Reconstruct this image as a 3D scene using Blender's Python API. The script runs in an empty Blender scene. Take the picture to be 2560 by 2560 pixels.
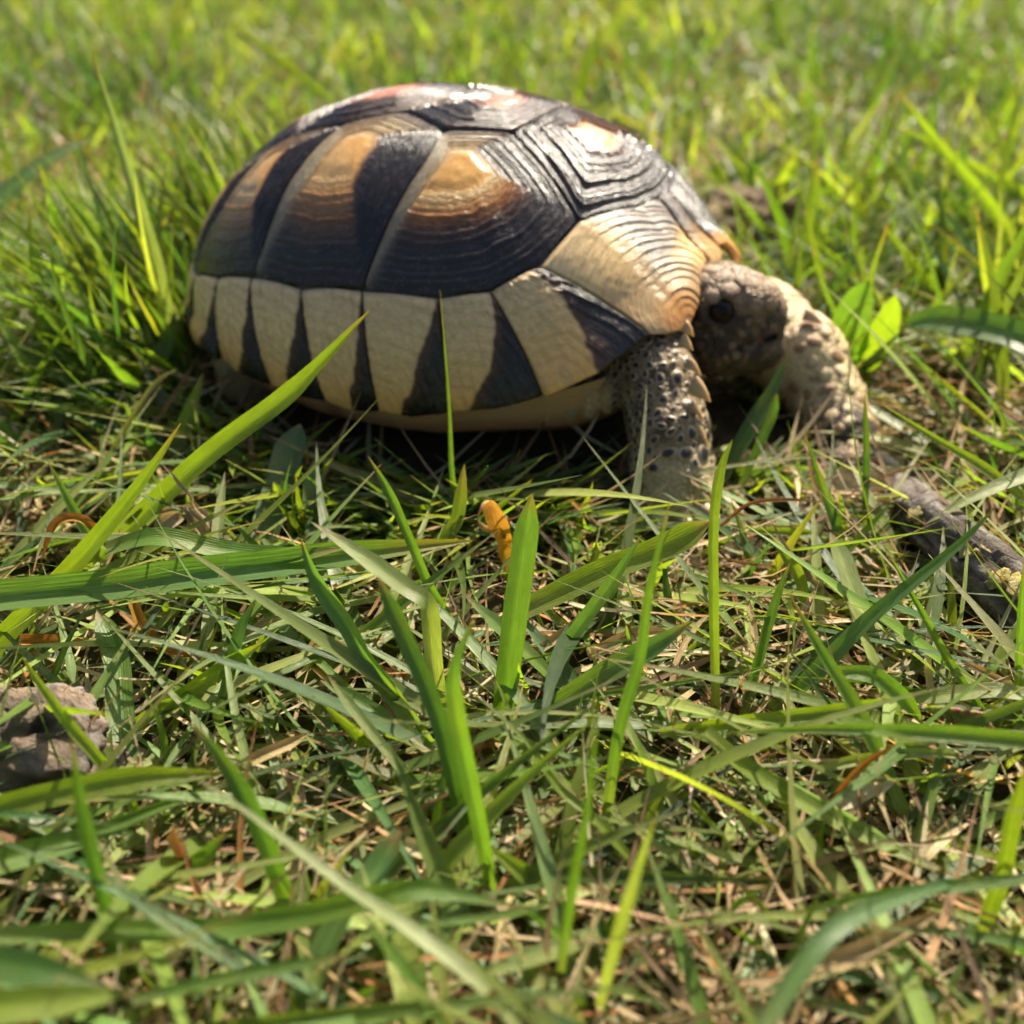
import bpy, math, random
import numpy as np
from mathutils import Vector, Matrix

# ------------------------------------------------------------------ camera, light, exposure
sc = bpy.context.scene
CAM_H, PITCH, HALF = .105, math.radians(32), math.radians(25)
FPX = 1280 / math.tan(HALF)
cam_d = bpy.data.cameras.new('camera')
cam = bpy.data.objects.new('camera', cam_d)
sc.collection.objects.link(cam)
cam.location = (0, 0, CAM_H)
cam.rotation_euler = (math.pi / 2 - PITCH, 0, 0)
cam_d.sensor_width = 36
cam_d.lens = 18 / math.tan(HALF)
cam_d.clip_start, cam_d.clip_end = .005, 300
cam_d.dof.use_dof = True
cam_d.dof.focus_distance = .157
cam_d.dof.aperture_fstop = cam_d.lens / 2.35
sc.camera = cam

SUN_AZ, SUN_EL = math.radians(29), math.radians(47)
wd = bpy.data.worlds.new('World'); sc.world = wd; wd.use_nodes = True
wn = wd.node_tree
sky = wn.nodes.new('ShaderNodeTexSky'); sky.sky_type = 'NISHITA'; sky.sun_disc = False
sky.dust_density = 4.; sky.ozone_density = .3; sky.air_density = .8; sky.sun_elevation = SUN_EL; sky.sun_rotation = SUN_AZ
wn.links.new(sky.outputs[0], wn.nodes['Background'].inputs[0])
wn.nodes['Background'].inputs[1].default_value = .07
sun_d = bpy.data.lights.new('sun', 'SUN'); sun_d.energy = 5; sun_d.angle = math.radians(.5); sun_d.color = (1, .89, .72)
sun = bpy.data.objects.new('sun', sun_d); sc.collection.objects.link(sun)
sdir = Vector((math.sin(SUN_AZ) * math.cos(SUN_EL), math.cos(SUN_AZ) * math.cos(SUN_EL), math.sin(SUN_EL)))
sun.rotation_euler = sdir.to_track_quat('Z', 'Y').to_euler()
sc.view_settings.view_transform = 'Standard'; sc.view_settings.look = 'None'
sc.view_settings.exposure = 1.22; sc.view_settings.gamma = 1
sc.render.engine = 'CYCLES'
sc.cycles.max_bounces = 8; sc.cycles.transmission_bounces = 4; sc.cycles.diffuse_bounces = 4
sc.cycles.use_denoising = True; sc.cycles.adaptive_threshold = .03; sc.cycles.caustics_reflective = False; sc.cycles.caustics_refractive = False

rng = np.random.default_rng(11)
random.seed(5)
COL = sc.collection
CP, SP = math.cos(PITCH), math.sin(PITCH)

# ------------------------------------------------------------------ placing helpers
def ray(px, py):
    u, v = (px - 1280) / FPX, (1280 - py) / FPX
    return np.array([u, CP + v * SP, -SP + v * CP])
def at_z(px, py, z):
    r = ray(px, py); return np.array([0, 0, CAM_H]) + r * ((z - CAM_H) / r[2])
def at_y(px, py, y):
    r = ray(px, py); return np.array([0, 0, CAM_H]) + r * (y / r[1])
def depth(p):
    return p[1] * CP - (p[2] - CAM_H) * SP

def vnoise(p, seed=0):
    """smooth value noise, p (...,3) in cells, about -1..1"""
    p = np.asarray(p, float); i = np.floor(p).astype(np.int64); f = p - i; f = f * f * (3 - 2 * f)
    def h(a, b, c):
        n = (a * 374761393 + b * 668265263 + c * 2147483647 + seed * 144269) & 0xffffffff
        n = ((n ^ (n >> 13)) * 1274126177) & 0xffffffff
        return ((n ^ (n >> 16)) & 0xffff) / 32767.5 - 1
    r = 0
    for a in (0, 1):
        for b in (0, 1):
            for c in (0, 1):
                w = (f[..., 0] if a else 1 - f[..., 0]) * (f[..., 1] if b else 1 - f[..., 1]) * (f[..., 2] if c else 1 - f[..., 2])
                r = r + w * h(i[..., 0] + a, i[..., 1] + b, i[..., 2] + c)
    return r
def fbm(p, o=4, seed=0):
    r, a = 0, 1.
    for k in range(o):
        r = r + a * vnoise(np.asarray(p) * 2 ** k, seed + k * 17); a *= .5
    return r
def ground_z(x, y):
    x = np.asarray(x, float); y = np.asarray(y, float)
    p = np.stack([x * 28, y * 28, x * 0], -1)
    return .0022 * fbm(p, 3, 3) - .001

def smooth(a, b, x):
    t = np.clip((x - a) / (b - a), 0, 1); return t * t * (3 - 2 * t)
def mixc(a, b, t):
    return np.asarray(a) * (1 - t)[..., None] + np.asarray(b) * t[..., None]

def make_mesh(name, v, faces, mat, col=None, uv=None, smooth_=True):
    """v (n,3); faces: (m,4) or (m,3) array or list; col (n,3); uv (n,2)"""
    me = bpy.data.meshes.new(name)
    v = np.asarray(v, np.float32)
    if isinstance(faces, np.ndarray):
        k = faces.shape[1]; m = len(faces)
        me.vertices.add(len(v)); me.vertices.foreach_set('co', v.ravel())
        me.loops.add(m * k); me.loops.foreach_set('vertex_index', faces.astype(np.int32).ravel())
        me.polygons.add(m); me.polygons.foreach_set('loop_start', np.arange(0, m * k, k, dtype=np.int32))
        me.update(calc_edges=True); me.validate()
    else:
        me.from_pydata(v.tolist(), [], faces)
    me.polygons.foreach_set('use_smooth', np.full(len(me.polygons), smooth_))
    if col is not None:
        a = me.color_attributes.new('Col', 'FLOAT_COLOR', 'POINT')
        c = np.ones((len(v), 4), np.float32); c[:, :3] = col; a.data.foreach_set('color', c.ravel())
    if uv is not None:
        a = me.attributes.new('band', 'FLOAT2', 'POINT'); a.data.foreach_set('vector', np.asarray(uv, np.float32).ravel())
    if mat: me.materials.append(mat)
    return me
def obj(name, me, parent=None, loc=None):
    o = bpy.data.objects.new(name, me); COL.objects.link(o)
    if parent: o.parent = parent
    if loc is not None: o.location = loc
    return o
def tag(o, label=None, cat=None, group=None, kind=None):
    if label: o['label'] = label
    if cat: o['category'] = cat
    if group: o['group'] = group
    if kind: o['kind'] = kind
    return o
def grid_faces(nu, nv, wrap=False):
    """rows nu, columns nv (index u*nv+v)"""
    u = np.arange(nu - 1); v = np.arange(nv if wrap else nv - 1)
    U, V = np.meshgrid(u, v, indexing='ij'); W = (V + 1) % nv
    return np.stack([U * nv + V, (U + 1) * nv + V, (U + 1) * nv + W, U * nv + W], -1).reshape(-1, 4)

# ------------------------------------------------------------------ materials
def new_mat(name):
    m = bpy.data.materials.new(name); m.use_nodes = True; nt = m.node_tree
    for n in list(nt.nodes): nt.nodes.remove(n)
    return m, nt, nt.nodes.new('ShaderNodeOutputMaterial')
class NT:
    def __init__(s, nt): s.nt = nt
    def n(s, t, **k):
        o = s.nt.nodes.new(t)
        for a, b in k.items(): setattr(o, a, b)
        return o
    def l(s, a, b): s.nt.links.new(a, b)
    def set(s, sock, v):
        if hasattr(v, 'is_linked') or hasattr(v, 'links'): s.l(v, sock)
        else: sock.default_value = v
    def math(s, op, a, b=0., c=None):
        o = s.n('ShaderNodeMath', operation=op); s.set(o.inputs[0], a); s.set(o.inputs[1], b)
        if c is not None: s.set(o.inputs[2], c)
        return o.outputs[0]
    def mix(s, mode, f, a, b):
        o = s.n('ShaderNodeMix', data_type='RGBA', blend_type=mode); s.set(o.inputs[0], f); s.set(o.inputs[6], a); s.set(o.inputs[7], b)
        return o.outputs[2]
    def noise(s, vec, scale, detail=3., rough=.55):
        o = s.n('ShaderNodeTexNoise'); o.inputs['Scale'].default_value = scale; o.inputs['Detail'].default_value = detail; o.inputs['Roughness'].default_value = rough
        if vec is not None: s.l(vec, o.inputs['Vector'])
        return o.outputs[0]
    def ramp(s, f, stops):
        o = s.n('ShaderNodeValToRGB'); e = o.color_ramp.elements
        while len(e) < len(stops): e.new(.5)
        for i, (p, c) in enumerate(stops): e[i].position = p; e[i].color = (*c, 1) if len(c) == 3 else c
        s.l(f, o.inputs[0]); return o.outputs[0]
    def bump(s, h, dist, strength=1.):
        o = s.n('ShaderNodeBump'); o.inputs['Strength'].default_value = strength; o.inputs['Distance'].default_value = dist; s.l(h, o.inputs['Height']); return o.outputs[0]

def leaf_material(name, veins=9., trans=.45, rough=.36, spec=.5, tint=(1.62, 1.72, .36), bumpd=.00006):
    m, nt, out = new_mat(name); g = NT(nt)
    col = g.n('ShaderNodeAttribute', attribute_name='Col').outputs['Color']
    band = g.n('ShaderNodeAttribute', attribute_name='band').outputs['Vector']
    sx = g.n('ShaderNodeSeparateXYZ'); g.l(band, sx.inputs[0])
    wave = g.math('SINE', g.math('MULTIPLY', sx.outputs[0], veins * 6.2832))
    stretch = g.n('ShaderNodeVectorMath', operation='MULTIPLY'); g.l(band, stretch.inputs[0]); stretch.inputs[1].default_value = (26, 2.2, 1)
    geo = g.n('ShaderNodeNewGeometry')
    fine = g.noise(stretch.outputs[0], 1., 3.)
    blot = g.noise(geo.outputs['Position'], 260., 3.)
    k = g.math('ADD', g.math('MULTIPLY', wave, .02), g.math('ADD', g.math('MULTIPLY', fine, .75), g.math('MULTIPLY', blot, .55)))
    k = g.math('ADD', k, .36)
    sh = g.n('ShaderNodeCombineXYZ'); [g.l(k, sh.inputs[i]) for i in range(3)]
    base = g.mix('MULTIPLY', 1., col, sh.outputs[0])
    spot = g.ramp(g.noise(geo.outputs['Position'], 420., 4., .7), [(.66, (0, 0, 0)), (.73, (1, 1, 1))])
    base = g.mix('MIX', g.math('MULTIPLY', spot, .55), base, (.22, .15, .06, 1))
    tr = g.mix('MULTIPLY', 1., base, (*tint, 1))
    p = g.n('ShaderNodeBsdfPrincipled'); g.l(base, p.inputs['Base Color'])
    p.inputs['Roughness'].default_value = rough; p.inputs['Specular IOR Level'].default_value = spec
    hgt = g.math('ADD', g.math('MULTIPLY', wave, .12), g.math('MULTIPLY', fine, 1.5))
    b = g.bump(hgt, bumpd); g.l(b, p.inputs['Normal'])
    t = g.n('ShaderNodeBsdfTranslucent'); g.l(tr, t.inputs['Color']); g.l(b, t.inputs['Normal'])
    mx = g.n('ShaderNodeMixShader'); mx.inputs[0].default_value = trans
    g.l(p.outputs[0], mx.inputs[1]); g.l(t.outputs[0], mx.inputs[2]); g.l(mx.outputs[0], out.inputs[0])
    return m
M_BLADE = leaf_material('grass_blade_skin', veins=11., trans=.54)
M_GRASS = leaf_material('grass_skin', veins=3., bumpd=.00006)
M_DRY = leaf_material('dry_straw', veins=6., trans=.22, rough=.5, spec=.3, tint=(1.15, .95, .6), bumpd=.0002)

def attr_material(name, rough=.5, spec=.4, nscale=900., nstr=.35, bump=.00015, sss=0., coat=0., vor=0., vbump=.0003):
    m, nt, out = new_mat(name); g = NT(nt)
    col = g.n('ShaderNodeAttribute', attribute_name='Col').outputs['Color']
    geo = g.n('ShaderNodeNewGeometry')
    nz = g.noise(geo.outputs['Position'], nscale, 5., .65)
    k = g.math('ADD', g.math('MULTIPLY', g.math('SUBTRACT', nz, .5), nstr * 2), 1.)
    sh = g.n('ShaderNodeCombineXYZ'); [g.l(k, sh.inputs[i]) for i in range(3)]
    base = g.mix('MULTIPLY', 1., col, sh.outputs[0])
    p = g.n('ShaderNodeBsdfPrincipled')
    hgt = nz; dist = bump
    if vor:
        v = g.n('ShaderNodeTexVoronoi', feature='DISTANCE_TO_EDGE'); v.inputs['Scale'].default_value = vor
        g.l(geo.outputs['Position'], v.inputs['Vector'])
        e = g.ramp(v.outputs['Distance'], [(0, (0, 0, 0)), (.16, (1, 1, 1))])
        hgt = g.math('ADD', g.math('MULTIPLY', nz, .35), e); dist = vbump
    g.l(base, p.inputs['Base Color'])
    p.inputs['Roughness'].default_value = rough; p.inputs['Specular IOR Level'].default_value = spec
    p.inputs['Subsurface Weight'].default_value = sss; p.inputs['Subsurface Radius'].default_value = (1, .5, .2); p.inputs['Subsurface Scale'].default_value = .0018
    p.inputs['Coat Weight'].default_value = coat; p.inputs['Coat Roughness'].default_value = .22
    g.l(g.bump(hgt, dist), p.inputs['Normal']); g.l(p.outputs[0], out.inputs[0])
    return m
def scute_material():
    m, nt, out = new_mat('horn_scute'); g = NT(nt)
    col = g.n('ShaderNodeAttribute', attribute_name='Col').outputs['Color']
    band = g.n('ShaderNodeAttribute', attribute_name='band').outputs['Vector']
    geo = g.n('ShaderNodeNewGeometry')
    st = g.n('ShaderNodeVectorMath', operation='MULTIPLY'); g.l(band, st.inputs[0]); st.inputs[1].default_value = (5, 60, 1)
    lines0 = g.noise(st.outputs[0], 1., 4., .6)
    sxy = g.n('ShaderNodeSeparateXYZ'); g.l(band, sxy.inputs[0]); off = g.ramp(sxy.outputs[1], [(.20, (0, 0, 0)), (.30, (1, 1, 1))])
    lines = g.math('ADD', g.math('MULTIPLY', g.math('SUBTRACT', lines0, .5), off), .5)
    nz = g.noise(geo.outputs['Position'], 700., 5., .65)
    scuff = g.noise(geo.outputs['Position'], 2600., 3., .6)
    k = g.math('ADD', g.math('ADD', g.math('MULTIPLY', g.math('SUBTRACT', lines, .5), .7), g.math('MULTIPLY', g.math('SUBTRACT', nz, .5), .6)), 1.)
    sh = g.n('ShaderNodeCombineXYZ'); [g.l(k, sh.inputs[i]) for i in range(3)]
    base = g.mix('MULTIPLY', 1., col, sh.outputs[0])
    dust = g.ramp(g.math('MULTIPLY', lines, nz), [(.30, (0, 0, 0)), (.46, (1, 1, 1))])
    base = g.mix('MIX', g.math('MULTIPLY', dust, .22), base, (.26, .22, .17, 1))
    p = g.n('ShaderNodeBsdfPrincipled'); g.l(base, p.inputs['Base Color'])
    r = g.math('ADD', g.math('MULTIPLY', nz, .24), .13)
    g.l(r, p.inputs['Roughness']); p.inputs['Specular IOR Level'].default_value = .5
    p.inputs['Subsurface Weight'].default_value = .25; p.inputs['Subsurface Radius'].default_value = (1, .45, .15); p.inputs['Subsurface Scale'].default_value = .0015
    h = g.math('ADD', g.math('MULTIPLY', lines, 1.), g.math('ADD', g.math('MULTIPLY', nz, .22), g.math('MULTIPLY', scuff, .12)))
    g.l(g.bump(h, .00030), p.inputs['Normal']); g.l(p.outputs[0], out.inputs[0])
    return m
M_SCUTE = scute_material()
M_SKIN = attr_material('tortoise_skin', rough=.55, nscale=1500., nstr=.5, sss=.1, vor=900., vbump=.00020)
M_PLATE = attr_material('skin_plate', rough=.5, nscale=1800., nstr=.5, bump=.0002, sss=.1)
M_SCALE = attr_material('leg_scale_horn', rough=.32, nscale=2500., nstr=.35, bump=.0001, coat=.2)
M_CLAW = attr_material('claw_horn', rough=.35, nscale=1200., nstr=.2, sss=.3)
M_EYE = attr_material('eye_gloss', rough=.35, spec=.25, nscale=300., nstr=.1, bump=.00001)
M_BARK = attr_material('grey_bark', rough=.85, spec=.2, nscale=900., nstr=.7, bump=.0009)
M_LICHEN = attr_material('yellow_lichen', rough=.9, spec=.1, nscale=1400., nstr=.5, bump=.0006)
M_STONE = attr_material('rough_stone', rough=.85, spec=.2, nscale=900., nstr=.65, bump=.0010)

def soil_material():
    m, nt, out = new_mat('soil'); g = NT(nt)
    geo = g.n('ShaderNodeNewGeometry'); P = geo.outputs['Position']
    a = g.noise(P, 220., 6., .7); b = g.noise(P, 14., 4., .6)
    c = g.ramp(a, [(.3, (.022, .015, .009)), (.55, (.06, .042, .025)), (.75, (.13, .095, .055))])
    c2 = g.ramp(a, [(.3, (.03, .04, .012)), (.7, (.09, .12, .03))])
    ln = g.n('ShaderNodeVectorMath', operation='LENGTH'); g.l(P, ln.inputs[0])
    far = g.ramp(g.math('MULTIPLY', ln.outputs['Value'], .1), [(.05, (0, 0, 0)), (.3, (1, 1, 1))])
    f = g.math('MAXIMUM', g.math('MULTIPLY', b, .45), far)
    p = g.n('ShaderNodeBsdfPrincipled'); g.l(g.mix('MIX', f, c, c2), p.inputs['Base Color']); p.inputs['Roughness'].default_value = .95
    p.inputs['Specular IOR Level'].default_value = .1
    g.l(g.bump(a, .0025), p.inputs['Normal']); g.l(p.outputs[0], out.inputs[0])
    return m
M_SOIL = soil_material()

# ------------------------------------------------------------------ ground
def build_ground():
    def axis(n, far):
        t = np.linspace(-1, 1, n); return np.sign(t) * (np.abs(t) * .45 + far * np.abs(t) ** 9)
    xs = axis(201, 120); ys = axis(201, 120) + .25
    X, Y = np.meshgrid(xs, ys, indexing='ij')
    Z = ground_z(X, Y); Z += .0012 * fbm(np.stack([X * 240, Y * 240, X * 0], -1), 2, 9)
    v = np.stack([X, Y, Z], -1).reshape(-1, 3)
    o = obj('ground', make_mesh('ground', v, grid_faces(201, 201)[:, ::-1].copy(), M_SOIL)); tag(o, kind='structure', label='bare brown soil under the lawn')
build_ground()

# ------------------------------------------------------------------ carapace surface
QX, QY, PSI, LEN, WID, HD, ZC, AF, AS, AR, QE, XS, NOSE = (-0.0105, 0.2291, 0.4277, 0.118, 0.0978, 0.042, 0.0178, 1.1364, 1.7298, 1.6047, 1.1458, -0.0001, -0.0163)
CPS, SPS = math.cos(PSI), math.sin(PSI)
def to_world(lx, ly, z):
    return np.stack([QX + lx * CPS + ly * SPS, QY - lx * SPS + ly * CPS, z], -1)
def to_local(x, y):
    dx, dy = x - QX, y - QY
    return dx * CPS - dy * SPS, dx * SPS + dy * CPS
def dome(a, b):
    """chart point -> world point; a forward, b to the animal's left; the rim is the unit circle"""
    s = np.hypot(a, b); th = np.arctan2(b, a); c = np.cos(th)
    am = np.where(c > 0, AS + (AF - AS) * c ** 2, AS + (AR - AS) * c ** 2)
    al = s * am
    R = 1 / ((np.abs(np.cos(th)) / (LEN / 2)) ** 2.3 + (np.abs(np.sin(th)) / (WID / 2)) ** 2.3) ** (1 / 2.3)
    ca = np.cos(al); rho = np.sign(np.sin(al)) * np.abs(np.sin(al) + 1e-9) ** .92
    z = ZC + HD * np.sign(ca) * np.abs(ca) ** QE
    x = R * rho * np.cos(th) + XS * (1 - s ** 2); y = R * rho * np.sin(th)
    return to_world(x, y, z + x * math.tan(NOSE))
def dome_n(a, b, e=.006):
    du = dome(a + e, b) - dome(a - e, b); dv = dome(a, b + e) - dome(a, b - e)
    n = np.cross(du, dv); n /= np.linalg.norm(n, axis=-1, keepdims=True) + 1e-12
    return n

T_ROOT = np.array([QX, QY, 0.])
tort = bpy.data.objects.new('tortoise', None); COL.objects.link(tort); tort.location = T_ROOT
tag(tort, 'young tortoise with black and cream domed shell walking through the grass', 'tortoise')
def tpart(name, v, f, mat, col=None, uv=None, parent=None, label=None):
    o = obj(name, make_mesh(name, v - T_ROOT, f, mat, col, uv), parent or tort)
    if label: o['label'] = label
    return o

BLACK, DBROWN, RUST, TAN, CREAM, PALE = (.012, .010, .011), (.060, .022, .008), (.31, .115, .020), (.56, .31, .095), (.52, .42, .24), (.42, .37, .27)
MIR = lambda P: [(a, -b) for a, b in P][::-1]

def ring_scute(name, poly, areola, tones, nb=132, nt=92, rings=13, bulge=.0005, amp=.00030, seed=0, label=None):
    """poly: list of (a, b, sector) ; sector of the edge that starts there"""
    P = np.array([p[:2] for p in poly], float); sec = [p[2] for p in poly]
    Q = np.roll(P, -1, 0); ln = np.linalg.norm(Q - P, axis=1); cum = np.concatenate([[0], np.cumsum(ln)]); u = np.linspace(0, cum[-1], nb, endpoint=False)
    k = np.clip(np.searchsorted(cum, u, 'right') - 1, 0, len(P) - 1); f = (u - cum[k]) / ln[k]
    B = P[k] * (1 - f)[:, None] + Q[k] * f[:, None]
    Bs = B.copy()
    for _ in range(2): Bs = .25 * np.roll(Bs, 1, 0) + .5 * Bs + .25 * np.roll(Bs, -1, 0)
    B = Bs
    # sector weights along the boundary, blurred a little
    names = sorted(set(sec)); Wt = {n: np.array([1. if sec[i] == n else 0. for i in k]) for n in names}
    for n in names:
        w = Wt[n]
        for _ in range(6): w = .25 * np.roll(w, 1) + .5 * w + .25 * np.roll(w, -1)
        Wt[n] = w
    A = np.array(areola); t = np.linspace(0, 1, nt) ** .9
    wob = 1 + .0 * t
    a = A[0] + np.outer(t, B[:, 0] - A[0]); b = A[1] + np.outer(t, B[:, 1] - A[1])
    base = dome(a, b); n = dome_n(a, b)
    ph = np.arange(nb) / nb * 2 * np.pi
    cx = np.stack([np.outer(t, np.cos(ph)) * 3, np.outer(t, np.sin(ph)) * 3, np.zeros((nt, nb)) + seed], -1)
    T = t[:, None] + .016 * vnoise(cx, seed) * smooth(0, .3, t)[:, None]
    T = T + .003 * vnoise(cx * 6, seed + 3)
    t0 = .27
    r = np.clip((T - t0) / (1 - t0), 0, 1) * rings
    fr = r - np.floor(r)
    ridge = (1 - fr) ** 1.5 * (.55 + .45 * np.sin(np.floor(r) * 2.4 + seed))
    lift = np.where(T > t0, smooth(0, 1, r) * ridge * amp, 0)
    lift = lift + bulge * (1 - T ** 2) * .9 + .00022 * smooth(t0, t0 - .09, T) + .00005 * vnoise(cx * 5, seed + 8)
    lift = lift - .00055 * smooth(.972, 1., t)[:, None]
    v = base + n * lift[..., None]
    col = np.zeros((nt, nb, 3))
    for nme in names:
        stops = tones[nme]; c = np.zeros((nt, nb, 3)); ts = [s_[0] for s_ in stops]
        Tn = T + .03 * vnoise(cx * 2.5, seed + 21)
        for ch in range(3): c[..., ch] = np.interp(Tn, ts, [s_[1][ch] for s_ in stops])
        col += c * Wt[nme][None, :, None]
    col *= (1 - .25 * smooth(.62, .8, fr) * (T > t0))[..., None]
    line = smooth(.80, .88, fr) * smooth(1., .94, fr) * (T > t0 + .05) * (.35 + .65 * (np.sin(np.floor(r) * 3.7 + seed) > -.2)); col = mixc(col, (.17, .12, .085), .34 * line)
    uv = np.stack([np.broadcast_to(ph / 6.28 * 8, (nt, nb)), T], -1)
    return tpart(name, v.reshape(-1, 3), grid_faces(nt, nb, True), M_SCUTE, col.reshape(-1, 3), uv.reshape(-1, 2), label=label)

DARK = [(0, TAN), (.25, TAN), (.30, (.40, .2, .06)), (.35, DBROWN), (.42, BLACK), (1, BLACK)]
LOW = [(0, TAN), (.27, TAN), (.30, (.58, .40, .18)), (.36, (.47, .26, .08)), (.44, RUST), (.54, DBROWN), (.66, BLACK), (1, BLACK)]
LOW2 = [(0, TAN), (.27, (.52, .33, .14)), (.38, (.40, .20, .06)), (.52, (.20, .085, .022)), (.66, (.06, .03, .014)), (.78, BLACK), (1, BLACK)]
PALEE = [(0, TAN), (.35, (.50, .33, .15)), (.6, PALE), (.92, (.36, .30, .2)), (1, (.10, .08, .06))]
TOPE = [(0, TAN), (.4, (.46, .33, .17)), (.75, (.34, .28, .2)), (1, (.07, .06, .055))]
CT = dict(front=DARK, low=LOW, rear=PALEE, top=TOPE); CT2 = dict(front=DARK, low=LOW2, rear=PALEE, top=TOPE)
RED = [(0, (.50, .18, .10)), (.25, (.45, .15, .08)), (.36, (.16, .06, .04)), (.5, BLACK), (1, BLACK)]
REDP = [(0, (.50, .18, .10)), (.25, (.45, .15, .08)), (.36, (.14, .08, .07)), (.6, (.06, .055, .06)), (1, (.06, .055, .05))]
V1F = [(0, (.50, .30, .12)), (.22, (.46, .25, .09)), (.30, (.15, .06, .02)), (.38, (.025, .018, .016)), (1, (.014, .012, .013))]

C1 = [(.21, -.153, 'front'), (.36, -.245, 'front'), (.505, -.334, 'low'), (.463, -.471, 'low'), (.370, -.570, 'low'), (.267, -.614, 'low'), (.15, -.64, 'low'), (.034, -.644, 'rear'), (.056, -.457, 'rear'), (.072, -.3, 'rear'), (.063, -.195, 'top')]
C2 = [(.063, -.195, 'front'), (.072, -.3, 'front'), (.056, -.457, 'front'), (.034, -.644, 'low'), (-.156, -.655, 'low'), (-.324, -.605, 'rear'), (-.289, -.532, 'rear'), (-.243, -.361, 'rear'), (-.2, -.25, 'rear'), (-.169, -.184, 'top'), (-.054, -.134, 'top')]
C3 = [(-.169, -.184, 'front'), (-.2, -.25, 'front'), (-.243, -.361, 'front'), (-.289, -.532, 'front'), (-.324, -.605, 'low'), (-.49, -.565, 'low'), (-.651, -.482, 'rear'), (-.508, -.390, 'rear'), (-.42, -.28, 'rear'), (-.359, -.207, 'top'), (-.293, -.183, 'top')]
C4 = [(-.359, -.207, 'front'), (-.42, -.28, 'front'), (-.508, -.39, 'front'), (-.651, -.482, 'low'), (-.74, -.36, 'low'), (-.80, -.2, 'rear'), (-.62, -.22, 'top'), (-.50, -.15, 'top')]
def mirror(poly):
    P = [(a, -b) for a, b, s in poly]; S = [s for a, b, s in poly]
    n = len(P); return [(P[(n - 1 - i)][0], P[(n - 1 - i)][1], S[(n - 2 - i) % n]) for i in range(n)]
for i, (poly, ar, tn) in enumerate([(C1, (.133, -.290), CT), (C2, (-.120, -.268), CT2), (C3, (-.345, -.285), CT2), (C4, (-.56, -.28), CT2)]):
    ring_scute('costal_scute', poly, ar, tn, seed=i + 1)
    ring_scute('costal_scute', mirror(poly), (ar[0], -ar[1]), tn, seed=i + 11, nb=80, nt=50)
VT1 = dict(front=V1F, side=V1F, back=V1F); VT = dict(front=REDP, side=RED, back=REDP)
V1 = [(.262, 0, 'back'), (.245, -.075, 'back'), (.21, -.153, 'side'), (.36, -.245, 'side'), (.505, -.334, 'front'), (.655, -.17, 'front'), (.70, -.04, 'front'), (.70, .04, 'front'), (.655, .17, 'front'), (.505, .334, 'side'), (.36, .245, 'side'), (.21, .153, 'back'), (.245, .075, 'back')]
V2 = [(.01, 0, 'back'), (.0, -.05, 'back'), (-.054, -.134, 'side'), (.063, -.195, 'side'), (.21, -.153, 'front'), (.245, -.075, 'front'), (.262, 0, 'front'), (.245, .075, 'front'), (.21, .153, 'side'), (.063, .195, 'side'), (-.054, .134, 'back'), (0, .05, 'back')]
V3 = [(-.27, 0, 'back'), (-.275, -.08, 'back'), (-.293, -.183, 'side'), (-.169, -.184, 'side'), (-.054, -.134, 'front'), (0, -.05, 'front'), (.01, 0, 'front'), (0, .05, 'front'), (-.054, .134, 'side'), (-.169, .184, 'side'), (-.293, .183, 'back'), (-.275, .08, 'back')]
V4 = [(-.49, 0, 'back'), (-.5, -.15, 'side'), (-.359, -.207, 'side'), (-.293, -.183, 'front'), (-.275, -.08, 'front'), (-.27, 0, 'front'), (-.275, .08, 'front'), (-.293, .183, 'side'), (-.359, .207, 'side'), (-.5, .15, 'back')]
V5 = [(-.83, 0, 'back'), (-.80, -.2, 'side'), (-.62, -.22, 'side'), (-.5, -.15, 'front'), (-.49, 0, 'front'), (-.5, .15, 'side'), (-.62, .22, 'side'), (-.80, .2, 'back')]
for i, (poly, ar, tn) in enumerate([(V1, (.405, 0), VT1), (V2, (.13, 0), VT), (V3, (-.13, 0), VT), (V4, (-.38, 0), VT), (V5, (-.62, 0), VT)]):
    ring_scute('vertebral_scute', poly[::-1] if False else poly, ar, tn, seed=i + 31, bulge=.0007, amp=.00085 if i == 0 else .00055, rings=11 if i == 0 else 12, nt=96)

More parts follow.
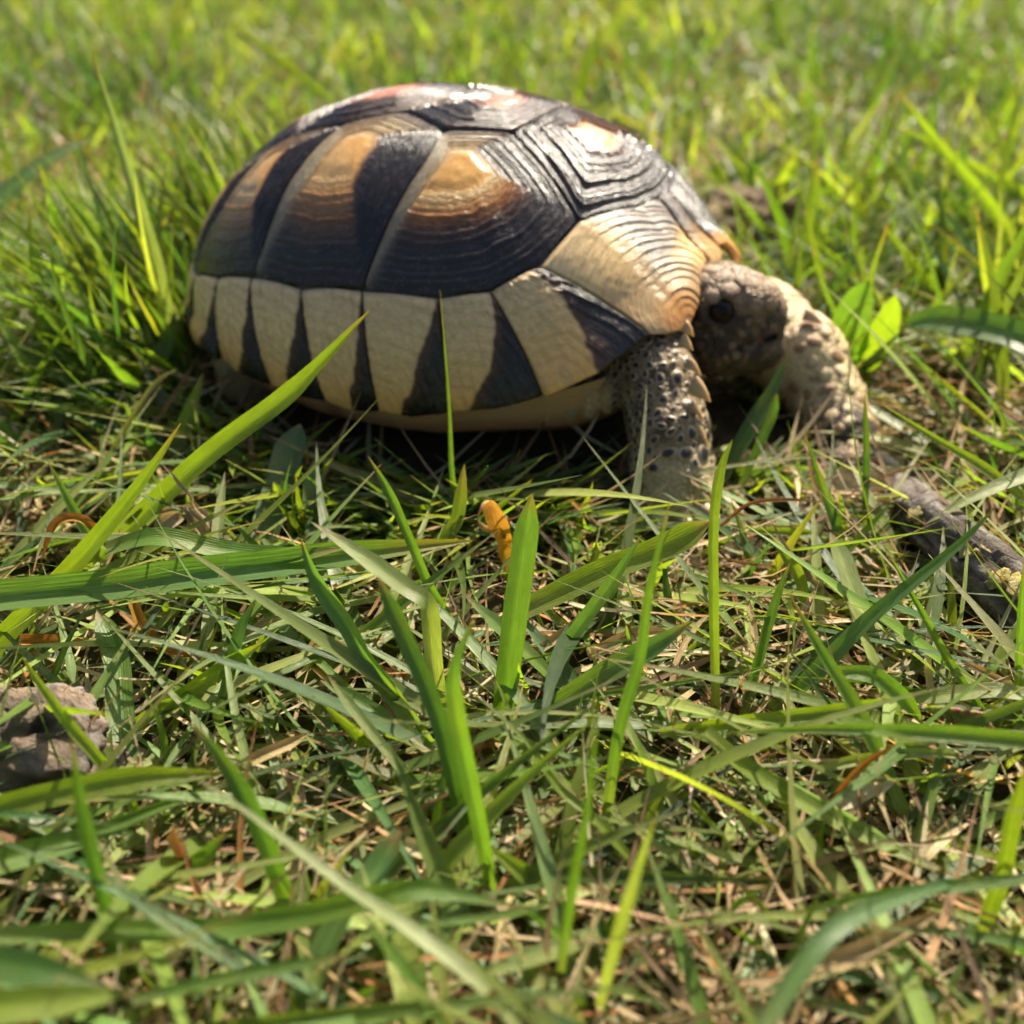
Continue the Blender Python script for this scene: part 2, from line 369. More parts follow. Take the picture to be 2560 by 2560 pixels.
def polyline(P, w):
    P = np.array(P, float); ln = np.linalg.norm(np.diff(P, axis=0), axis=1); c = np.concatenate([[0], np.cumsum(ln)]); u = w * c[-1]
    return np.stack([np.interp(u, c, P[:, i]) for i in (0, 1)], -1)
def marginal(name, top, rim, kind, side, nw=46, nv=44, seed=0, wd=(.03, .60, 1.5)):
    """top and rim run from the animal's rear (w=0) to its front (w=1)"""
    w = np.linspace(0, 1, nw); v = np.linspace(0, 1, nv); tp = polyline(top, w); rm = polyline(rim, w)
    V, Wd = np.meshgrid(v, w, indexing='ij')
    C = tp[None] * (1 - v)[:, None, None] + rm[None] * v[:, None, None]
    a, b = C[..., 0], C[..., 1]; n = dome_n(a, b); p = dome(a, b)
    q = np.stack([Wd * 4, V * 4, np.zeros_like(V) + seed], -1); nz = vnoise(q, seed)
    if kind == 'front': t = np.hypot((1 - V) * 1.0, (Wd - .40) * 1.15)
    else: t = np.maximum(1 - V, .85 * Wd) * .6 + .4 * np.hypot(1 - V, Wd * .8)
    T = t + .012 * nz; r = np.clip(T + .012 * np.sin(T * 23 + seed), 0, 2) * (15 if kind == 'front' else 10); fr = r - np.floor(r)
    edge = np.minimum(np.minimum(Wd, 1 - Wd) / .022, V / .035); edge = 1 - smooth(0, 1, edge)
    amp = (.00008 + .00022 * smooth(.25, .55, Wd)) if kind == 'front' else (.00016 + .00022 * smooth(.35, .1, 1 - Wd))
    lift = amp * (.35 + .65 * np.abs(np.sin(np.floor(r) * 2.1 + seed))) * (1 - fr) ** 1.4 * smooth(0, .2, T) + .0008 * np.sin(np.pi * Wd) ** .6 * .8 + (.00003 if kind == 'front' else .0001) * vnoise(q * 5, seed + 5) - .0005 * edge
    flare = .0016 * smooth(.55, 1., V) if kind != 'plain' else .0004 * smooth(.6, 1, V)
    p = p + n * (lift + flare)[..., None]
    cream = mixc((.82, .57, .26), (.82, .46, .14), smooth(.3, .95, V)); cream = mixc(cream, (.62, .48, .27), smooth(.4, 0, V) * .6)
    cream = cream * (.88 + .24 * ((seed * 3571) % 89) / 89); streak = smooth(.35, .8, vnoise(np.stack([Wd * 22, V * 2.2, V * 0 + seed], -1), seed + 2)); cream = mixc(cream, (.34, .24, .13), streak * .35)
    if kind == 'front':
        col = mixc(cream, (.52, .36, .18), smooth(.8, .35, T)); col = mixc(col, (.55, .26, .07), smooth(.38, .12, T)); col = mixc(col, (.22, .2, .18), smooth(.62, .25, V + .25 * nz) * smooth(.30, .55, Wd) * .95)
        if side > 0: col = mixc((.03, .025, .024), (.60, .30, .08), smooth(.72, .95, V))
    elif kind == 'nuchal':
        col = mixc((.08, .06, .05), (.5, .32, .12), smooth(.3, .8, V))
    else:
        kq = .78 + .44 * ((seed * 7919) % 97) / 97; wedge = (wd[0] + wd[1] * kq * V ** (wd[2] * (1.5 - .5 * kq))) * (1 + .12 * nz) + .02 * vnoise(q * 4, seed + 9); dk = smooth(-.018, .018, Wd - (1 - wedge))
        col = mixc(cream, mixc((.075, .030, .012), BLACK, smooth(0, .22, Wd - (1 - wedge))), dk)
    col *= (1 - .08 * smooth(.7, .9, fr))[..., None]; col *= (1 - .35 * edge)[..., None]
    # turn the lip under at the rim
    lipn = n[-1]; p2 = p[-1] - lipn * .0012; d_in = p[-4] - p[-1]; p3 = p[-1] - lipn * .0020 + d_in * 1.6
    P = np.concatenate([p, p2[None], p3[None]]); cl = np.concatenate([col, col[-1:] * .9, col[-1:] * .7])
    uv = np.concatenate([np.stack([Wd * 2, T], -1), np.stack([w * 2, T[-1]], -1)[None], np.stack([w * 2, T[-1]], -1)[None]])
    f = grid_faces(nv + 2, nw)
    if side > 0: f = f[:, ::-1].copy()
    return tpart(name, P.reshape(-1, 3), f, M_SCUTE, cl.reshape(-1, 3), uv.reshape(-1, 2))
tops = [(.70, -.04), (.455, -.478), (.370, -.570), (.246, -.620), (.032, -.644), (-.156, -.655), (-.335, -.605), (-.482, -.565), (-.651, -.482), (-.74, -.36), (-.80, -.2), (-.83, 0)]
rims = [(.955, -.075), (.887, -.472), (.676, -.764), (.409, -.918), (.136, -.985), (-.102, -.99), (-.357, -.938), (-.612, -.80), (-.78, -.625), (-.9, -.44), (-.97, -.23), (-1.0, 0)]
for sd in (-1, 1):
    for i in range(11):
        tp = [tops[i + 1], tops[i]]; rm = [rims[i + 1], rims[i]]
        if i == 0:
            tp = [tops[1], (.463, -.471), (.505, -.334), (.655, -.17), tops[0]]
            rm = [rims[1], (.95, -.43), (1.02, -.36), (1.01, -.27), (.955, -.16), rims[0]]
        else:
            x0, x1 = np.array(rm[0]), np.array(rm[1]); md = (x0 + x1) / 2; md = md / np.linalg.norm(md) * (np.linalg.norm(x0) + np.linalg.norm(x1)) / 2 * 1.005
            rm = [rm[0], tuple(md), rm[1]]
        if sd > 0: tp = [(a, -b) for a, b in tp]; rm = [(a, -b) for a, b in rm]
        marginal('marginal_scute', tp, rm, 'front' if i == 0 else ('plain' if 2 <= i <= 6 else 'flare'), sd, seed=i + (60 if sd > 0 else 40), nw=130 if i == 0 else 60, nv=110 if i == 0 else 50, wd=(.16, .42, .8) if i == 1 else ((.03, .64, 1.15) if i < 4 else (.02, .60, 1.35)))
marginal('nuchal_scute', [(.70, -.038), (.70, .038)], [(.985, -.062), (1.0, 0), (.985, .062)], 'nuchal', 1, nw=24, seed=91)

# dark bone layer under the scutes, seen only in the grooves
sb = np.linspace(0.001, .985, 40); tb = np.linspace(0, 2 * np.pi, 96, endpoint=False)
Sb, Tb = np.meshgrid(sb, tb, indexing='ij'); ab, bb = Sb * np.cos(Tb), Sb * np.sin(Tb)
pb = dome(ab, bb) - dome_n(ab, bb) * .0007
tpart('carapace_base', pb.reshape(-1, 3), grid_faces(40, 96, True), M_SCALE, np.tile((.035, .028, .024), (40 * 96, 1)))

# plastron: slab under the shell, turned up at the sides to meet the bridge
prof = [(.955, .0010, 1.), (.94, -.003, .85), (.90, -.007, .5), (.82, -.0095, .15), (.62, -.0108, 0), (.3, -.011, 0), (.02, -.011, 0)]
rows = []
for sc_, dz, k in prof:
    c = np.stack([np.cos(tb), np.sin(tb)], -1); sc_ = sc_ * (1 - .07 * np.exp(-((np.abs((tb + np.pi) % (2 * np.pi) - np.pi) - .95) / .28) ** 2))[:, None]; rim_w = dome(c[:, 0] * .99, c[:, 1] * .99)
    ctr = np.array([QX, QY, 0.]); r = ctr + (rim_w - ctr) * sc_
    front = np.clip(np.cos(tb), 0, 1) ** 2
    r[:, 2] = (rim_w[:, 2] * k + .0148 * (1 - k)) + dz + .003 * (1 - k) * 0 - .012 * front * k
    rows.append(r)
rows = np.array(rows); nz = fbm(rows * 160, 3, 5)
rows[..., 2] += .0004 * nz
pc = mixc((.48, .21, .10), (.50, .32, .14), smooth(.005, .014, rows[..., 2] + .002 * nz)); pc = mixc(pc, (.12, .08, .06), smooth(.3, .9, fbm(rows * 55, 2, 8)))
sm = np.abs(((tb / (2 * np.pi) * 10 + .2) % 1) - .5); pc = pc * (1 - .6 * np.exp(-(sm / .02) ** 2))[None, :, None]
tpart('plastron', rows.reshape(-1, 3), grid_faces(len(prof), 96, True)[:, ::-1].copy(), M_CLAW, pc.reshape(-1, 3))

# ------------------------------------------------------------------ body: one continuous skin from a distance field
HSTEP = .00055
lo = np.array([-.075, .150, -.006]); hi = np.array([.083, .290, .046])
gx, gy, gz = [np.arange(lo[i], hi[i], HSTEP) for i in range(3)]
F = np.full((len(gx), len(gy), len(gz)), .02, np.float32)
def sub(cmin, cmax, pad=.006):
    s = []
    for i, g in enumerate((gx, gy, gz)):
        a = max(0, int((cmin[i] - pad - lo[i]) / HSTEP)); b = min(len(g), int((cmax[i] + pad - lo[i]) / HSTEP) + 2); s.append(slice(a, b))
    X, Y, Z = np.meshgrid(gx[s[0]], gy[s[1]], gz[s[2]], indexing='ij', sparse=True)
    return tuple(s), X, Y, Z
def union(s, d, k):
    f = F[s]; h = np.clip(.5 + .5 * (f - d) / k, 0, 1); F[s] = f * (1 - h) + d * h - k * h * (1 - h)
def cone(p, q, r1, r2, k=.003):
    p, q = np.asarray(p), np.asarray(q); m = max(r1, r2)
    s, X, Y, Z = sub(np.minimum(p, q) - m, np.maximum(p, q) + m); ba = q - p; L2 = ba @ ba
    t = np.clip(((X - p[0]) * ba[0] + (Y - p[1]) * ba[1] + (Z - p[2]) * ba[2]) / L2, 0, 1)
    d = np.sqrt((X - p[0] - t * ba[0]) ** 2 + (Y - p[1] - t * ba[1]) ** 2 + (Z - p[2] - t * ba[2]) ** 2) - (r1 + (r2 - r1) * t)
    union(s, d.astype(np.float32), k)
def ell(c, r, ax=None, k=.003):
    c = np.asarray(c); m = max(r); s, X, Y, Z = sub(c - m, c + m)
    ax = np.eye(3) if ax is None else ax
    l = [(X - c[0]) * ax[i][0] + (Y - c[1]) * ax[i][1] + (Z - c[2]) * ax[i][2] for i in range(3)]
    k0 = np.sqrt(sum((l[i] / r[i]) ** 2 for i in range(3))); k1 = np.sqrt(sum((l[i] / r[i] ** 2) ** 2 for i in range(3))) + 1e-9
    union(s, (k0 * (k0 - 1) / k1).astype(np.float32), k)
def carve(p, q, r, k=.0008):
    p, q = np.asarray(p), np.asarray(q)
    s, X, Y, Z = sub(np.minimum(p, q) - r, np.maximum(p, q) + r, .002); ba = q - p; L2 = ba @ ba + 1e-12
    t = np.clip(((X - p[0]) * ba[0] + (Y - p[1]) * ba[1] + (Z - p[2]) * ba[2]) / L2, 0, 1)
    d = np.sqrt((X - p[0] - t * ba[0]) ** 2 + (Y - p[1] - t * ba[1]) ** 2 + (Z - p[2] - t * ba[2]) ** 2) - r
    f = F[s]; d = -d; h = np.clip(.5 - .5 * (f - d) / k, 0, 1); F[s] = f * (1 - h) + d * h + k * h * (1 - h)
HY = .1995
hax = np.array([(.955, -.12, -.20), (.10, .99, -.05), (.205, .03, .978)])       # head frame: forward, left, up
hax = np.array([v / np.linalg.norm(v) for v in hax])
core = to_world(np.array(0.), np.array(0.), np.array(.0185)); lax = np.array([(CPS, -SPS, 0), (SPS, CPS, 0), (0, 0, 1)])
ell(core, (.050, .041, .0115), lax)
# head
ell(at_y(1798, 782, HY), (.0098, .0078, .0088), hax, .002)
ell(at_y(1880, 800, HY - .0008), (.0066, .0058, .0078), hax, .003)
ell(at_y(1862, 862, HY - .0004), (.0078, .0058, .0050), hax, .002)
ell(at_y(1830, 730, HY), (.0088, .0066, .0045), hax, .002)
ell(at_y(1800, 850, HY - .003), (.0060, .0050, .0052), hax, .002)
cone(at_y(1790, 830, HY + .001), to_world(np.array(.030), np.array(.0), np.array(.0235)), .0085, .0105)
# eyelids as a thick ring, nostril and mouth line
EYE = at_y(1803, 777, HY - .0066)
eax = (np.array([0, 0, CAM_H]) - EYE); eax /= np.linalg.norm(eax); eax = eax * .75 + np.array([.15, -.6, .05]); eax /= np.linalg.norm(eax)
e1 = np.cross(eax, (0, 0, 1)); e1 /= np.linalg.norm(e1); e2 = np.cross(e1, eax)
for k in range(14):
    a0, a1 = k / 14 * 6.283, (k + 1) / 14 * 6.283; rr = .0031
    f_ = lambda a: EYE + e1 * rr * 1.1 * math.cos(a) + e2 * rr * .82 * math.sin(a) - eax * .0002
    cone(f_(a0), f_(a1), .00085, .00085, .0012)
carve(EYE + eax * .0012, EYE + eax * .003, .0023)
mouth = [at_y(x, y, HY - .0071) for x, y in ((1960, 838), (1925, 858), (1880, 868), (1838, 868), (1795, 850))]
mouth[0][1] += .005; mouth[1][1] += .0018
for a_, b_ in zip(mouth[:-1], mouth[1:]): carve(a_, b_, .0009)
carve(at_y(1948, 770, HY - .005), at_y(1950, 771, HY - .005), .0007)
# near foreleg
LEG_N = [(1570, 850, .1945, .0080), (1640, 950, .1865, .0075), (1672, 1080, .1790, .0071), (1680, 1180, .1752, .0073), (1684, 1240, .1728, .0068)]
PN = [at_y(x, y, yy) for x, y, yy, r in LEG_N]
cone(to_world(np.array(.026), np.array(-.020), np.array(.019)), PN[0], .009, .0088)
for i in range(4): cone(PN[i], PN[i + 1], LEG_N[i][3], LEG_N[i + 1][3], .002)
for x, y, yy in ((1640, 1262, .1700), (1690, 1275, .1690), (1745, 1262, .1700)): ell(at_y(x, y, yy), (.0032, .0032, .0036), None, .0028)
# far foreleg, stretched forward
LEG_F = [(1900, 820, .2200, .0100), (2005, 900, .2110, .0086), (2068, 1000, .2040, .0070), (2105, 1090, .1960, .0062), (2128, 1150, .1900, .0055)]
PF = [at_y(x, y, yy) for x, y, yy, r in LEG_F]
cone(to_world(np.array(.026), np.array(.020), np.array(.019)), PF[0], .009, .0095)
for i in range(4): cone(PF[i], PF[i + 1], LEG_F[i][3], LEG_F[i + 1][3], .003)
for x, y, yy in ((2085, 1165, .187), (2125, 1180, .1855), (2160, 1165, .187)): ell(at_y(x, y, yy), (.0028, .0028, .0032), None, .0025)
# hind legs, tucked under the rear of the shell, and a stub tail
for sy in (-1, 1):
    h0 = to_world(np.array(-.030), np.array(sy * .022), np.array(.018)); h1 = to_world(np.array(-.036), np.array(sy * .030), np.array(.010)); h2 = to_world(np.array(-.037), np.array(sy * .031), np.array(.004))
    cone(h0, h1, .010, .0075); cone(h1, h2, .0075, .0065)
cone(to_world(np.array(-.045), np.array(0.), np.array(.014)), to_world(np.array(-.060), np.array(0.), np.array(.008)), .005, .0018)
# soft shoulder folds between shell and near leg
for i, (x, y) in enumerate(((1310, 1015), (1365, 1010), (1420, 1005), (1472, 1000), (1522, 985))):
    ell(at_y(x, y, .1872 - .0004 * i), (.0021, .0030, .0042), None, .0010)

def surface_nets(F, lo, h):
    s = F < 0; nx, ny, nz = F.shape
    c = sum(s[i:nx - 1 + i, j:ny - 1 + j, k:nz - 1 + k].astype(np.int8) for i in (0, 1) for j in (0, 1) for k in (0, 1))
    cells = np.argwhere((c > 0) & (c < 8)); idx = np.full((nx - 1, ny - 1, nz - 1), -1, np.int64)
    idx[tuple(cells.T)] = np.arange(len(cells)); acc = np.zeros((len(cells), 3)); cnt = np.zeros(len(cells))
    cor = [(i, j, k) for i in (0, 1) for j in (0, 1) for k in (0, 1)]
    for a in cor:
        for ax in range(3):
            if a[ax]: continue
            b = list(a); b[ax] = 1
            fa = F[tuple((cells + a).T)]; fb = F[tuple((cells + b).T)]; m = (fa < 0) != (fb < 0)
            t = np.where(m, fa / np.where(m, fa - fb, 1), 0); p = np.array(a, float) + 0 * cells; p = np.tile(np.array(a, float), (len(cells), 1)); p[:, ax] = t
            acc[m] += p[m]; cnt[m] += 1
    v = lo + (cells + acc / np.maximum(cnt, 1)[:, None]) * h
    faces = []
    for ax in range(3):
        o1, o2 = [(1, 2), (2, 0), (0, 1)][ax]
        sl0 = [slice(1, -1)] * 3; sl1 = [slice(1, -1)] * 3; sl0[ax] = slice(0, -1); sl1[ax] = slice(1, None)
        e = np.argwhere(s[tuple(sl0)] != s[tuple(sl1)]); off = np.array([1, 1, 1]); off[ax] = 0; e = e + off
        flip = s[tuple(e.T)]
        d1 = np.zeros(3, int); d1[o1] = 1; d2 = np.zeros(3, int); d2[o2] = 1
        q = np.stack([idx[tuple((e - d1 - d2).T)], idx[tuple((e - d2).T)], idx[tuple(e.T)], idx[tuple((e - d1).T)]], -1)
        q[~flip] = q[~flip][:, ::-1]; faces.append(q[(q >= 0).all(1)])
    return v, np.concatenate(faces)
bv, bf = surface_nets(F, lo, HSTEP)
def vert_normals(v, f):
    n = np.cross(v[f[:, 2]] - v[f[:, 0]], v[f[:, 3]] - v[f[:, 1]]); o = np.zeros_like(v)
    for k in range(4): np.add.at(o, f[:, k], n)
    return o / (np.linalg.norm(o, axis=1, keepdims=True) + 1e-12)
bn = vert_normals(bv, bf)
wr = fbm(bv * 420, 3, 2)
bv = bv + bn * (.00022 * wr)[:, None]
def seg_dist(v, P):
    d = np.full(len(v), 9.)
    for a_, b_ in zip(P[:-1], P[1:]):
        ba = b_ - a_; t = np.clip(((v - a_) @ ba) / (ba @ ba), 0, 1); d = np.minimum(d, np.linalg.norm(v - a_ - t[:, None] * ba, axis=1))
    return d
dn, df = seg_dist(bv, PN), seg_dist(bv, PF); hc = at_y(1830, 800, HY); hl = (bv - hc) @ hax.T
dh = np.linalg.norm(hl / np.array([.0145, .010, .012]), axis=1)
n1 = fbm(bv * 300, 3, 4); n2 = fbm(bv * 150, 3, 6)
bc = np.tile(np.array([.44, .32, .16]), (len(bv), 1))
bc = mixc(bc, (.33, .27, .17), smooth(.4, .9, n1))
leg_skin = mixc((.24, .175, .09), (.085, .058, .034), smooth(-.2, .7, n1)); leg_skin = mixc(leg_skin, (.46, .37, .20), smooth(.0125, .007, bv[:, 2])); bc = mixc(bc, leg_skin, smooth(.0105, .0085, dn))
far_skin = mixc((.62, .47, .25), (.20, .11, .05), smooth(.30, .60, fbm(bv * 260, 3, 6))); bc = mixc(bc, far_skin, smooth(.0115, .0105, df))
foot_dark = smooth(.015, .008, np.linalg.norm(bv - PF[4], axis=1)); bc = mixc(bc, mixc((.05, .035, .022), (.17, .11, .06), smooth(0, .6, n1)), foot_dark)
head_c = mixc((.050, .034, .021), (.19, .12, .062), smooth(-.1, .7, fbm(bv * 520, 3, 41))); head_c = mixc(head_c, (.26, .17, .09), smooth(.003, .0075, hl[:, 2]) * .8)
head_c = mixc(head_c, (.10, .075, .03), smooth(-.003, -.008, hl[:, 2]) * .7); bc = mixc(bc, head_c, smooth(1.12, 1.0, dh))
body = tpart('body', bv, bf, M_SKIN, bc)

# eye
def uv_sphere(n=20, m=28):
    a = np.linspace(0, np.pi, n); b = np.linspace(0, 2 * np.pi, m, endpoint=False); A, B = np.meshgrid(a, b, indexing='ij')
    return np.stack([np.sin(A) * np.cos(B), np.sin(A) * np.sin(B), np.cos(A)], -1).reshape(-1, 3), grid_faces(n, m, True)
sv, sf = uv_sphere()
zz = sv[:, 2]
ec = mixc((.003, .002, .002), (.018, .009, .005), smooth(.90, .84, zz)); ec = mixc(ec, (.012, .008, .006), smooth(.55, .45, zz))
fr_ = np.stack([e1, np.cross(eax, e1), eax], 1)
ey = EYE - eax * .0003
tpart('eye', ey + (sv * .0024) @ fr_.T, sf, M_EYE, ec, parent=body)
body.parent = tort

def horn(name, p, q, r, bend=(0, 0, -.001), col0=(.40, .32, .2), col1=(.55, .45, .30), flat=.7, parent=None):
    p, q = np.asarray(p, float), np.asarray(q, float); ax = q - p; L = np.linalg.norm(ax); ax /= L
    s1 = np.cross(ax, (0.2, -1, .3)); s1 /= np.linalg.norm(s1); s2 = np.cross(ax, s1); n, m = 9, 10; V = []; Cc = []
    for i in range(n):
        t = i / (n - 1); c = p + (q - p) * t + np.array(bend) * t * t; rr = r * (1 - t ** 1.6) + r * .04
        for j in range(m):
            a = j / m * 6.283; V.append(c + s1 * rr * math.cos(a) + s2 * rr * flat * math.sin(a)); Cc.append(np.array(col0) * (1 - t) + np.array(col1) * t)
    return tpart(name, np.array(V), grid_faces(n, m, True), M_CLAW, np.array(Cc), parent=parent or body)
def claw(toe, d, r, L, **k):
    d = np.array(d, float); d /= np.linalg.norm(d); p = np.asarray(toe) + d * .0016 + np.array([0, 0, .0012]); horn('claw', p, p + d * L, r, bend=(0, 0, -.0012), **k)
for toe, d, L in ((at_y(1748, 1250, .1702), (.9, -.55, -.05), .0078), (at_y(1722, 1268, .1692), (.7, -.75, -.08), .0075), (at_y(1682, 1275, .1690), (.35, -.95, -.08), .0068), (at_y(1645, 1264, .1698), (.05, -1, -.08), .0062)):
    claw(toe, d, .0017, L, col1=(.66, .56, .40))
for toe, d, L in ((at_y(2160, 1150, .1872), (.9, -.4, -.15), .0074), (at_y(2138, 1168, .1860), (.6, -.75, -.2), .0078), (at_y(2112, 1172, .1858), (.35, -.95, -.2), .0078), (at_y(2085, 1165, .1868), (.0, -1, -.2), .0070)):
    claw(toe, d, .0016, L, col0=(.42, .34, .22), col1=(.70, .62, .47))
for (x, y, x2, y2, r) in ((1712, 850, 1738, 872, .0019), (1728, 905, 1757, 936, .0022), (1738, 960, 1779, 1000, .0024), (1742, 1065, 1780, 1104, .0020), (1745, 1110, 1800, 1162, .0024), (1720, 815, 1738, 830, .0016), (1735, 1010, 1768, 1042, .0018)):
    yy = .1795 - (y - 850) / 300 * .007
    k_ = random.uniform(.6, 1.); horn('spur_scale', at_y(x - 10, y, yy), at_y(x + (x2 - x) * k_, y2 - random.uniform(0, 12), yy - .001), r * random.uniform(.45, .75), col0=(.34, .25, .14), col1=(.66, .46, .20), flat=random.uniform(.4, .7))
for (x, y, x2, y2) in ((2030, 770, 2062, 800), (2075, 835, 2104, 868), (2110, 895, 2140, 928), (2150, 960, 2178, 995)):
    horn('spur_scale', at_y(x - 20, y + 14, .209), at_y(x2, y2, .208), .0013, col0=(.48, .38, .26), col1=(.58, .48, .33), flat=.5)

# scales on the near foreleg: dark domed centres in a pale rim, sharing three meshes
def scale_mesh(i):
    n, m = 6, 9; V = []; Cc = []
    for k in range(n):
        t = k / (n - 1); r = t; z = [.70, .68, .60, .44, .20, -.25][k] + .04 * math.sin(i + k)
        for j in range(m):
            a = j / m * 6.283; w = 1 + .13 * math.sin(2 * a + i) + .09 * math.cos(3 * a + 2 * i)
            V.append((r * w * math.cos(a), r * w * math.sin(a) * .92, z * .8))
            Cc.append([(.02, .017, .017), (.014, .012, .014), (.018, .015, .014), (.07, .052, .034), (.40, .31, .18), (.30, .22, .12)][k])
    return make_mesh('scale', np.array(V), grid_faces(n, m, True), M_SCALE, np.array(Cc))
SCM = [scale_mesh(i) for i in range(3)]
cand = np.where((dn < .0092) & (bn[:, 1] < .45) & (bv[:, 2] > .0045) & (bv[:, 0] > .016))[0]
up = (bv[cand] - PN[1]); axis = (PN[4] - PN[1]) / np.linalg.norm(PN[4] - PN[1]); along = (up @ axis) / np.linalg.norm(PN[4] - PN[1])
order = rng.permutation(len(cand)); placed = []; prad = []
def size_at(v, al):
    x = (v[0] - PN[2][0]) / .007
    big = smooth(-.9, .5, x + (al - .3) * .6); return .00075 + .00095 * big * (.75 + .25 * math.sin(al * 9))
for kf in (1.15, .8, .52):
    for oi in order:
        v = bv[cand[oi]]; al = float(along[oi])
        if al > .80 or al < -.6 or len(placed) >= 290: continue
        r = float(size_at(v, al)) * kf * (.85 + .3 * random.random())
        if placed and (np.linalg.norm(np.array(placed) - v, axis=1) < (np.array(prad) + r) * .93).any(): continue
        placed.append(v); prad.append(r)
        n = Vector(bn[cand[oi]]); o = obj('scale', SCM[len(placed) % 3], body)
        q = n.to_track_quat('Z', 'Y') @ Matrix.Rotation(random.random() * 6.28, 4, 'Z').to_quaternion()
        o.matrix_basis = Matrix.LocRotScale(Vector(v - T_ROOT), q, (r, r * random.uniform(.7, 1.1), r * random.uniform(.35, .55)))
# flat plates on the head and spots on the far foreleg
def cover(mask, rad, maxn, meshes, name, flatk):
    idx = np.where(mask)[0]; pl = []
    for i in rng.permutation(idx):
        v = bv[i]; r = rad * (.75 + .5 * random.random())
        if pl and (np.linalg.norm(np.array(pl) - v, axis=1) < rad * 1.75).any(): continue
        pl.append(v); o = obj(name, meshes[len(pl) % 3], body)
        q = Vector(bn[i]).to_track_quat('Z', 'Y') @ Matrix.Rotation(random.random() * 6.28, 4, 'Z').to_quaternion()
        o.matrix_basis = Matrix.LocRotScale(Vector(v - T_ROOT), q, (r, r, r * flatk))
        if len(pl) >= maxn: break
def plate_mesh(i, c0, c1):
    n, m = 5, 8; V = []; Cc = []
    for k in range(n):
        t = k / (n - 1)
        for j in range(m):
            a = j / m * 6.283; w = 1 + .14 * math.sin(2 * a + i) + .10 * math.cos(3 * a + 2 * i)
            V.append((t * w * math.cos(a), t * w * math.sin(a), [.5, .5, .42, .2, -.3][k])); Cc.append(np.array(c0) * (1 - t ** 2) + np.array(c1) * t ** 2)
    return make_mesh('plate', np.array(V), grid_faces(n, m, True), M_PLATE, np.array(Cc))
cover((dh < 1.03) & (hl[:, 2] > .0045) & (hl[:, 0] > -.009), .0017, 26, [plate_mesh(i, (.30, .20, .11), (.14, .09, .05)) for i in range(3)], 'head_plate', .3)
cover((dh < 1.03) & (hl[:, 2] < .0035) & (hl[:, 1] < .002) & (np.linalg.norm(bv - EYE, axis=1) > .0048) & (hl[:, 0] < .002), .0011, 60, [plate_mesh(i, c, (.03, .02, .012)) for i, c in enumerate(((.13, .082, .044), (.065, .044, .026), (.20, .13, .07)))], 'cheek_scale', .34)
cover((df < .0105) & (bn[:, 1] < .3) & (bv[:, 0] > .046), .0015, 110, [plate_mesh(i, c, (.34, .24, .12)) for i, c in enumerate(((.62, .47, .26), (.28, .15, .07), (.66, .52, .30)))], 'foreleg_scale', .42)

# ------------------------------------------------------------------ grass and litter as masses
GREENS = np.array([(.110, .180, .034), (.150, .215, .034), (.070, .140, .045), (.200, .245, .038), (.125, .185, .050), (.27, .31, .095)])
DRYS = np.array([(.54, .37, .17), (.64, .49, .27), (.38, .21, .08), (.70, .58, .36), (.52, .25, .06), (.24, .15, .08)])
def blades(base, L, W, az, tilt, curl, seg, col, tipcol=None, fold=.22, dz=0.):
    n = len(base); t = np.linspace(0, 1, seg + 1)
    ang = tilt[:, None] + curl[:, None] * (t[None, :-1] + .5 / seg); st = L[:, None] / seg
    h = np.concatenate([np.zeros((n, 1)), np.cumsum(np.sin(ang) * st, 1)], 1); z = np.concatenate([np.zeros((n, 1)), np.cumsum(np.cos(ang) * st, 1)], 1)
    dx, dy = np.cos(az)[:, None], np.sin(az)[:, None]; sway = (rng.random((n, 1)) - .5) * .5 * L[:, None] * t[None] ** 2
    c = np.stack([base[:, 0:1] + h * dx - sway * dy, base[:, 1:2] + h * dy + sway * dx, np.maximum(base[:, 2:3] + z, base[:, 2:3] * 0 + .0006)], -1)
    wp = W[:, None] * (.75 + .5 * np.sin(np.pi * np.minimum(t * 1.4, 1) ** .8) * .5)[None] * np.clip((1 - t) / .45, 0.02, 1)[None] ** .8
    tw = az[:, None] + np.pi / 2 + (rng.random((n, 1)) - .5) * 2.4 + t[None] * (rng.random((n, 1)) - .5) * 1.4
    sd = np.stack([np.cos(tw), np.sin(tw), .15 * np.sin(tw * 3)], -1) * (wp / 2)[..., None]
    f = np.gradient(c, axis=1); f /= np.linalg.norm(f, axis=-1, keepdims=True) + 1e-12; nn = np.cross(f, sd)
    V = np.stack([c - sd, c - nn * fold * 2, c + sd], 2)                      # n, seg+1, 3, 3
    uvv = np.zeros((n, seg + 1, 3, 2)); uvv[..., 0] = np.array([0, .5, 1]) + 3 * rng.random((n, 1, 1)); uvv[..., 1] = t[None, :, None] * (L / .01)[:, None, None] * .5 + 9 * rng.random((n, 1, 1))
    cc = col[:, None, :] * np.ones((1, seg + 1, 1)); pale = smooth(.28, 0, t)[None, :, None] * .6; cc = cc * (1 - pale) + np.array((.30, .30, .14)) * pale
    if tipcol is not None:
        k = smooth(.8, 1., t)[None, :, None] * tipcol[:, None, None]; cc = cc * (1 - k) + np.array((.32, .17, .06)) * k
    cc = np.repeat(cc[:, :, None, :], 3, 2)
    q = (np.arange(seg)[:, None] * 3 + np.arange(2)[None]).reshape(-1); fc = np.stack([q, q + 1, q + 4, q + 3], -1)
    faces = (np.arange(n)[:, None, None] * (seg + 1) * 3 + fc[None]).reshape(-1, 4)
    return V.reshape(-1, 3), faces, cc.reshape(-1, 3), uvv.reshape(-1, 2)
CURL = at_y(1262, 1400, .1465); SEED = at_y(2140, 1000, .220)
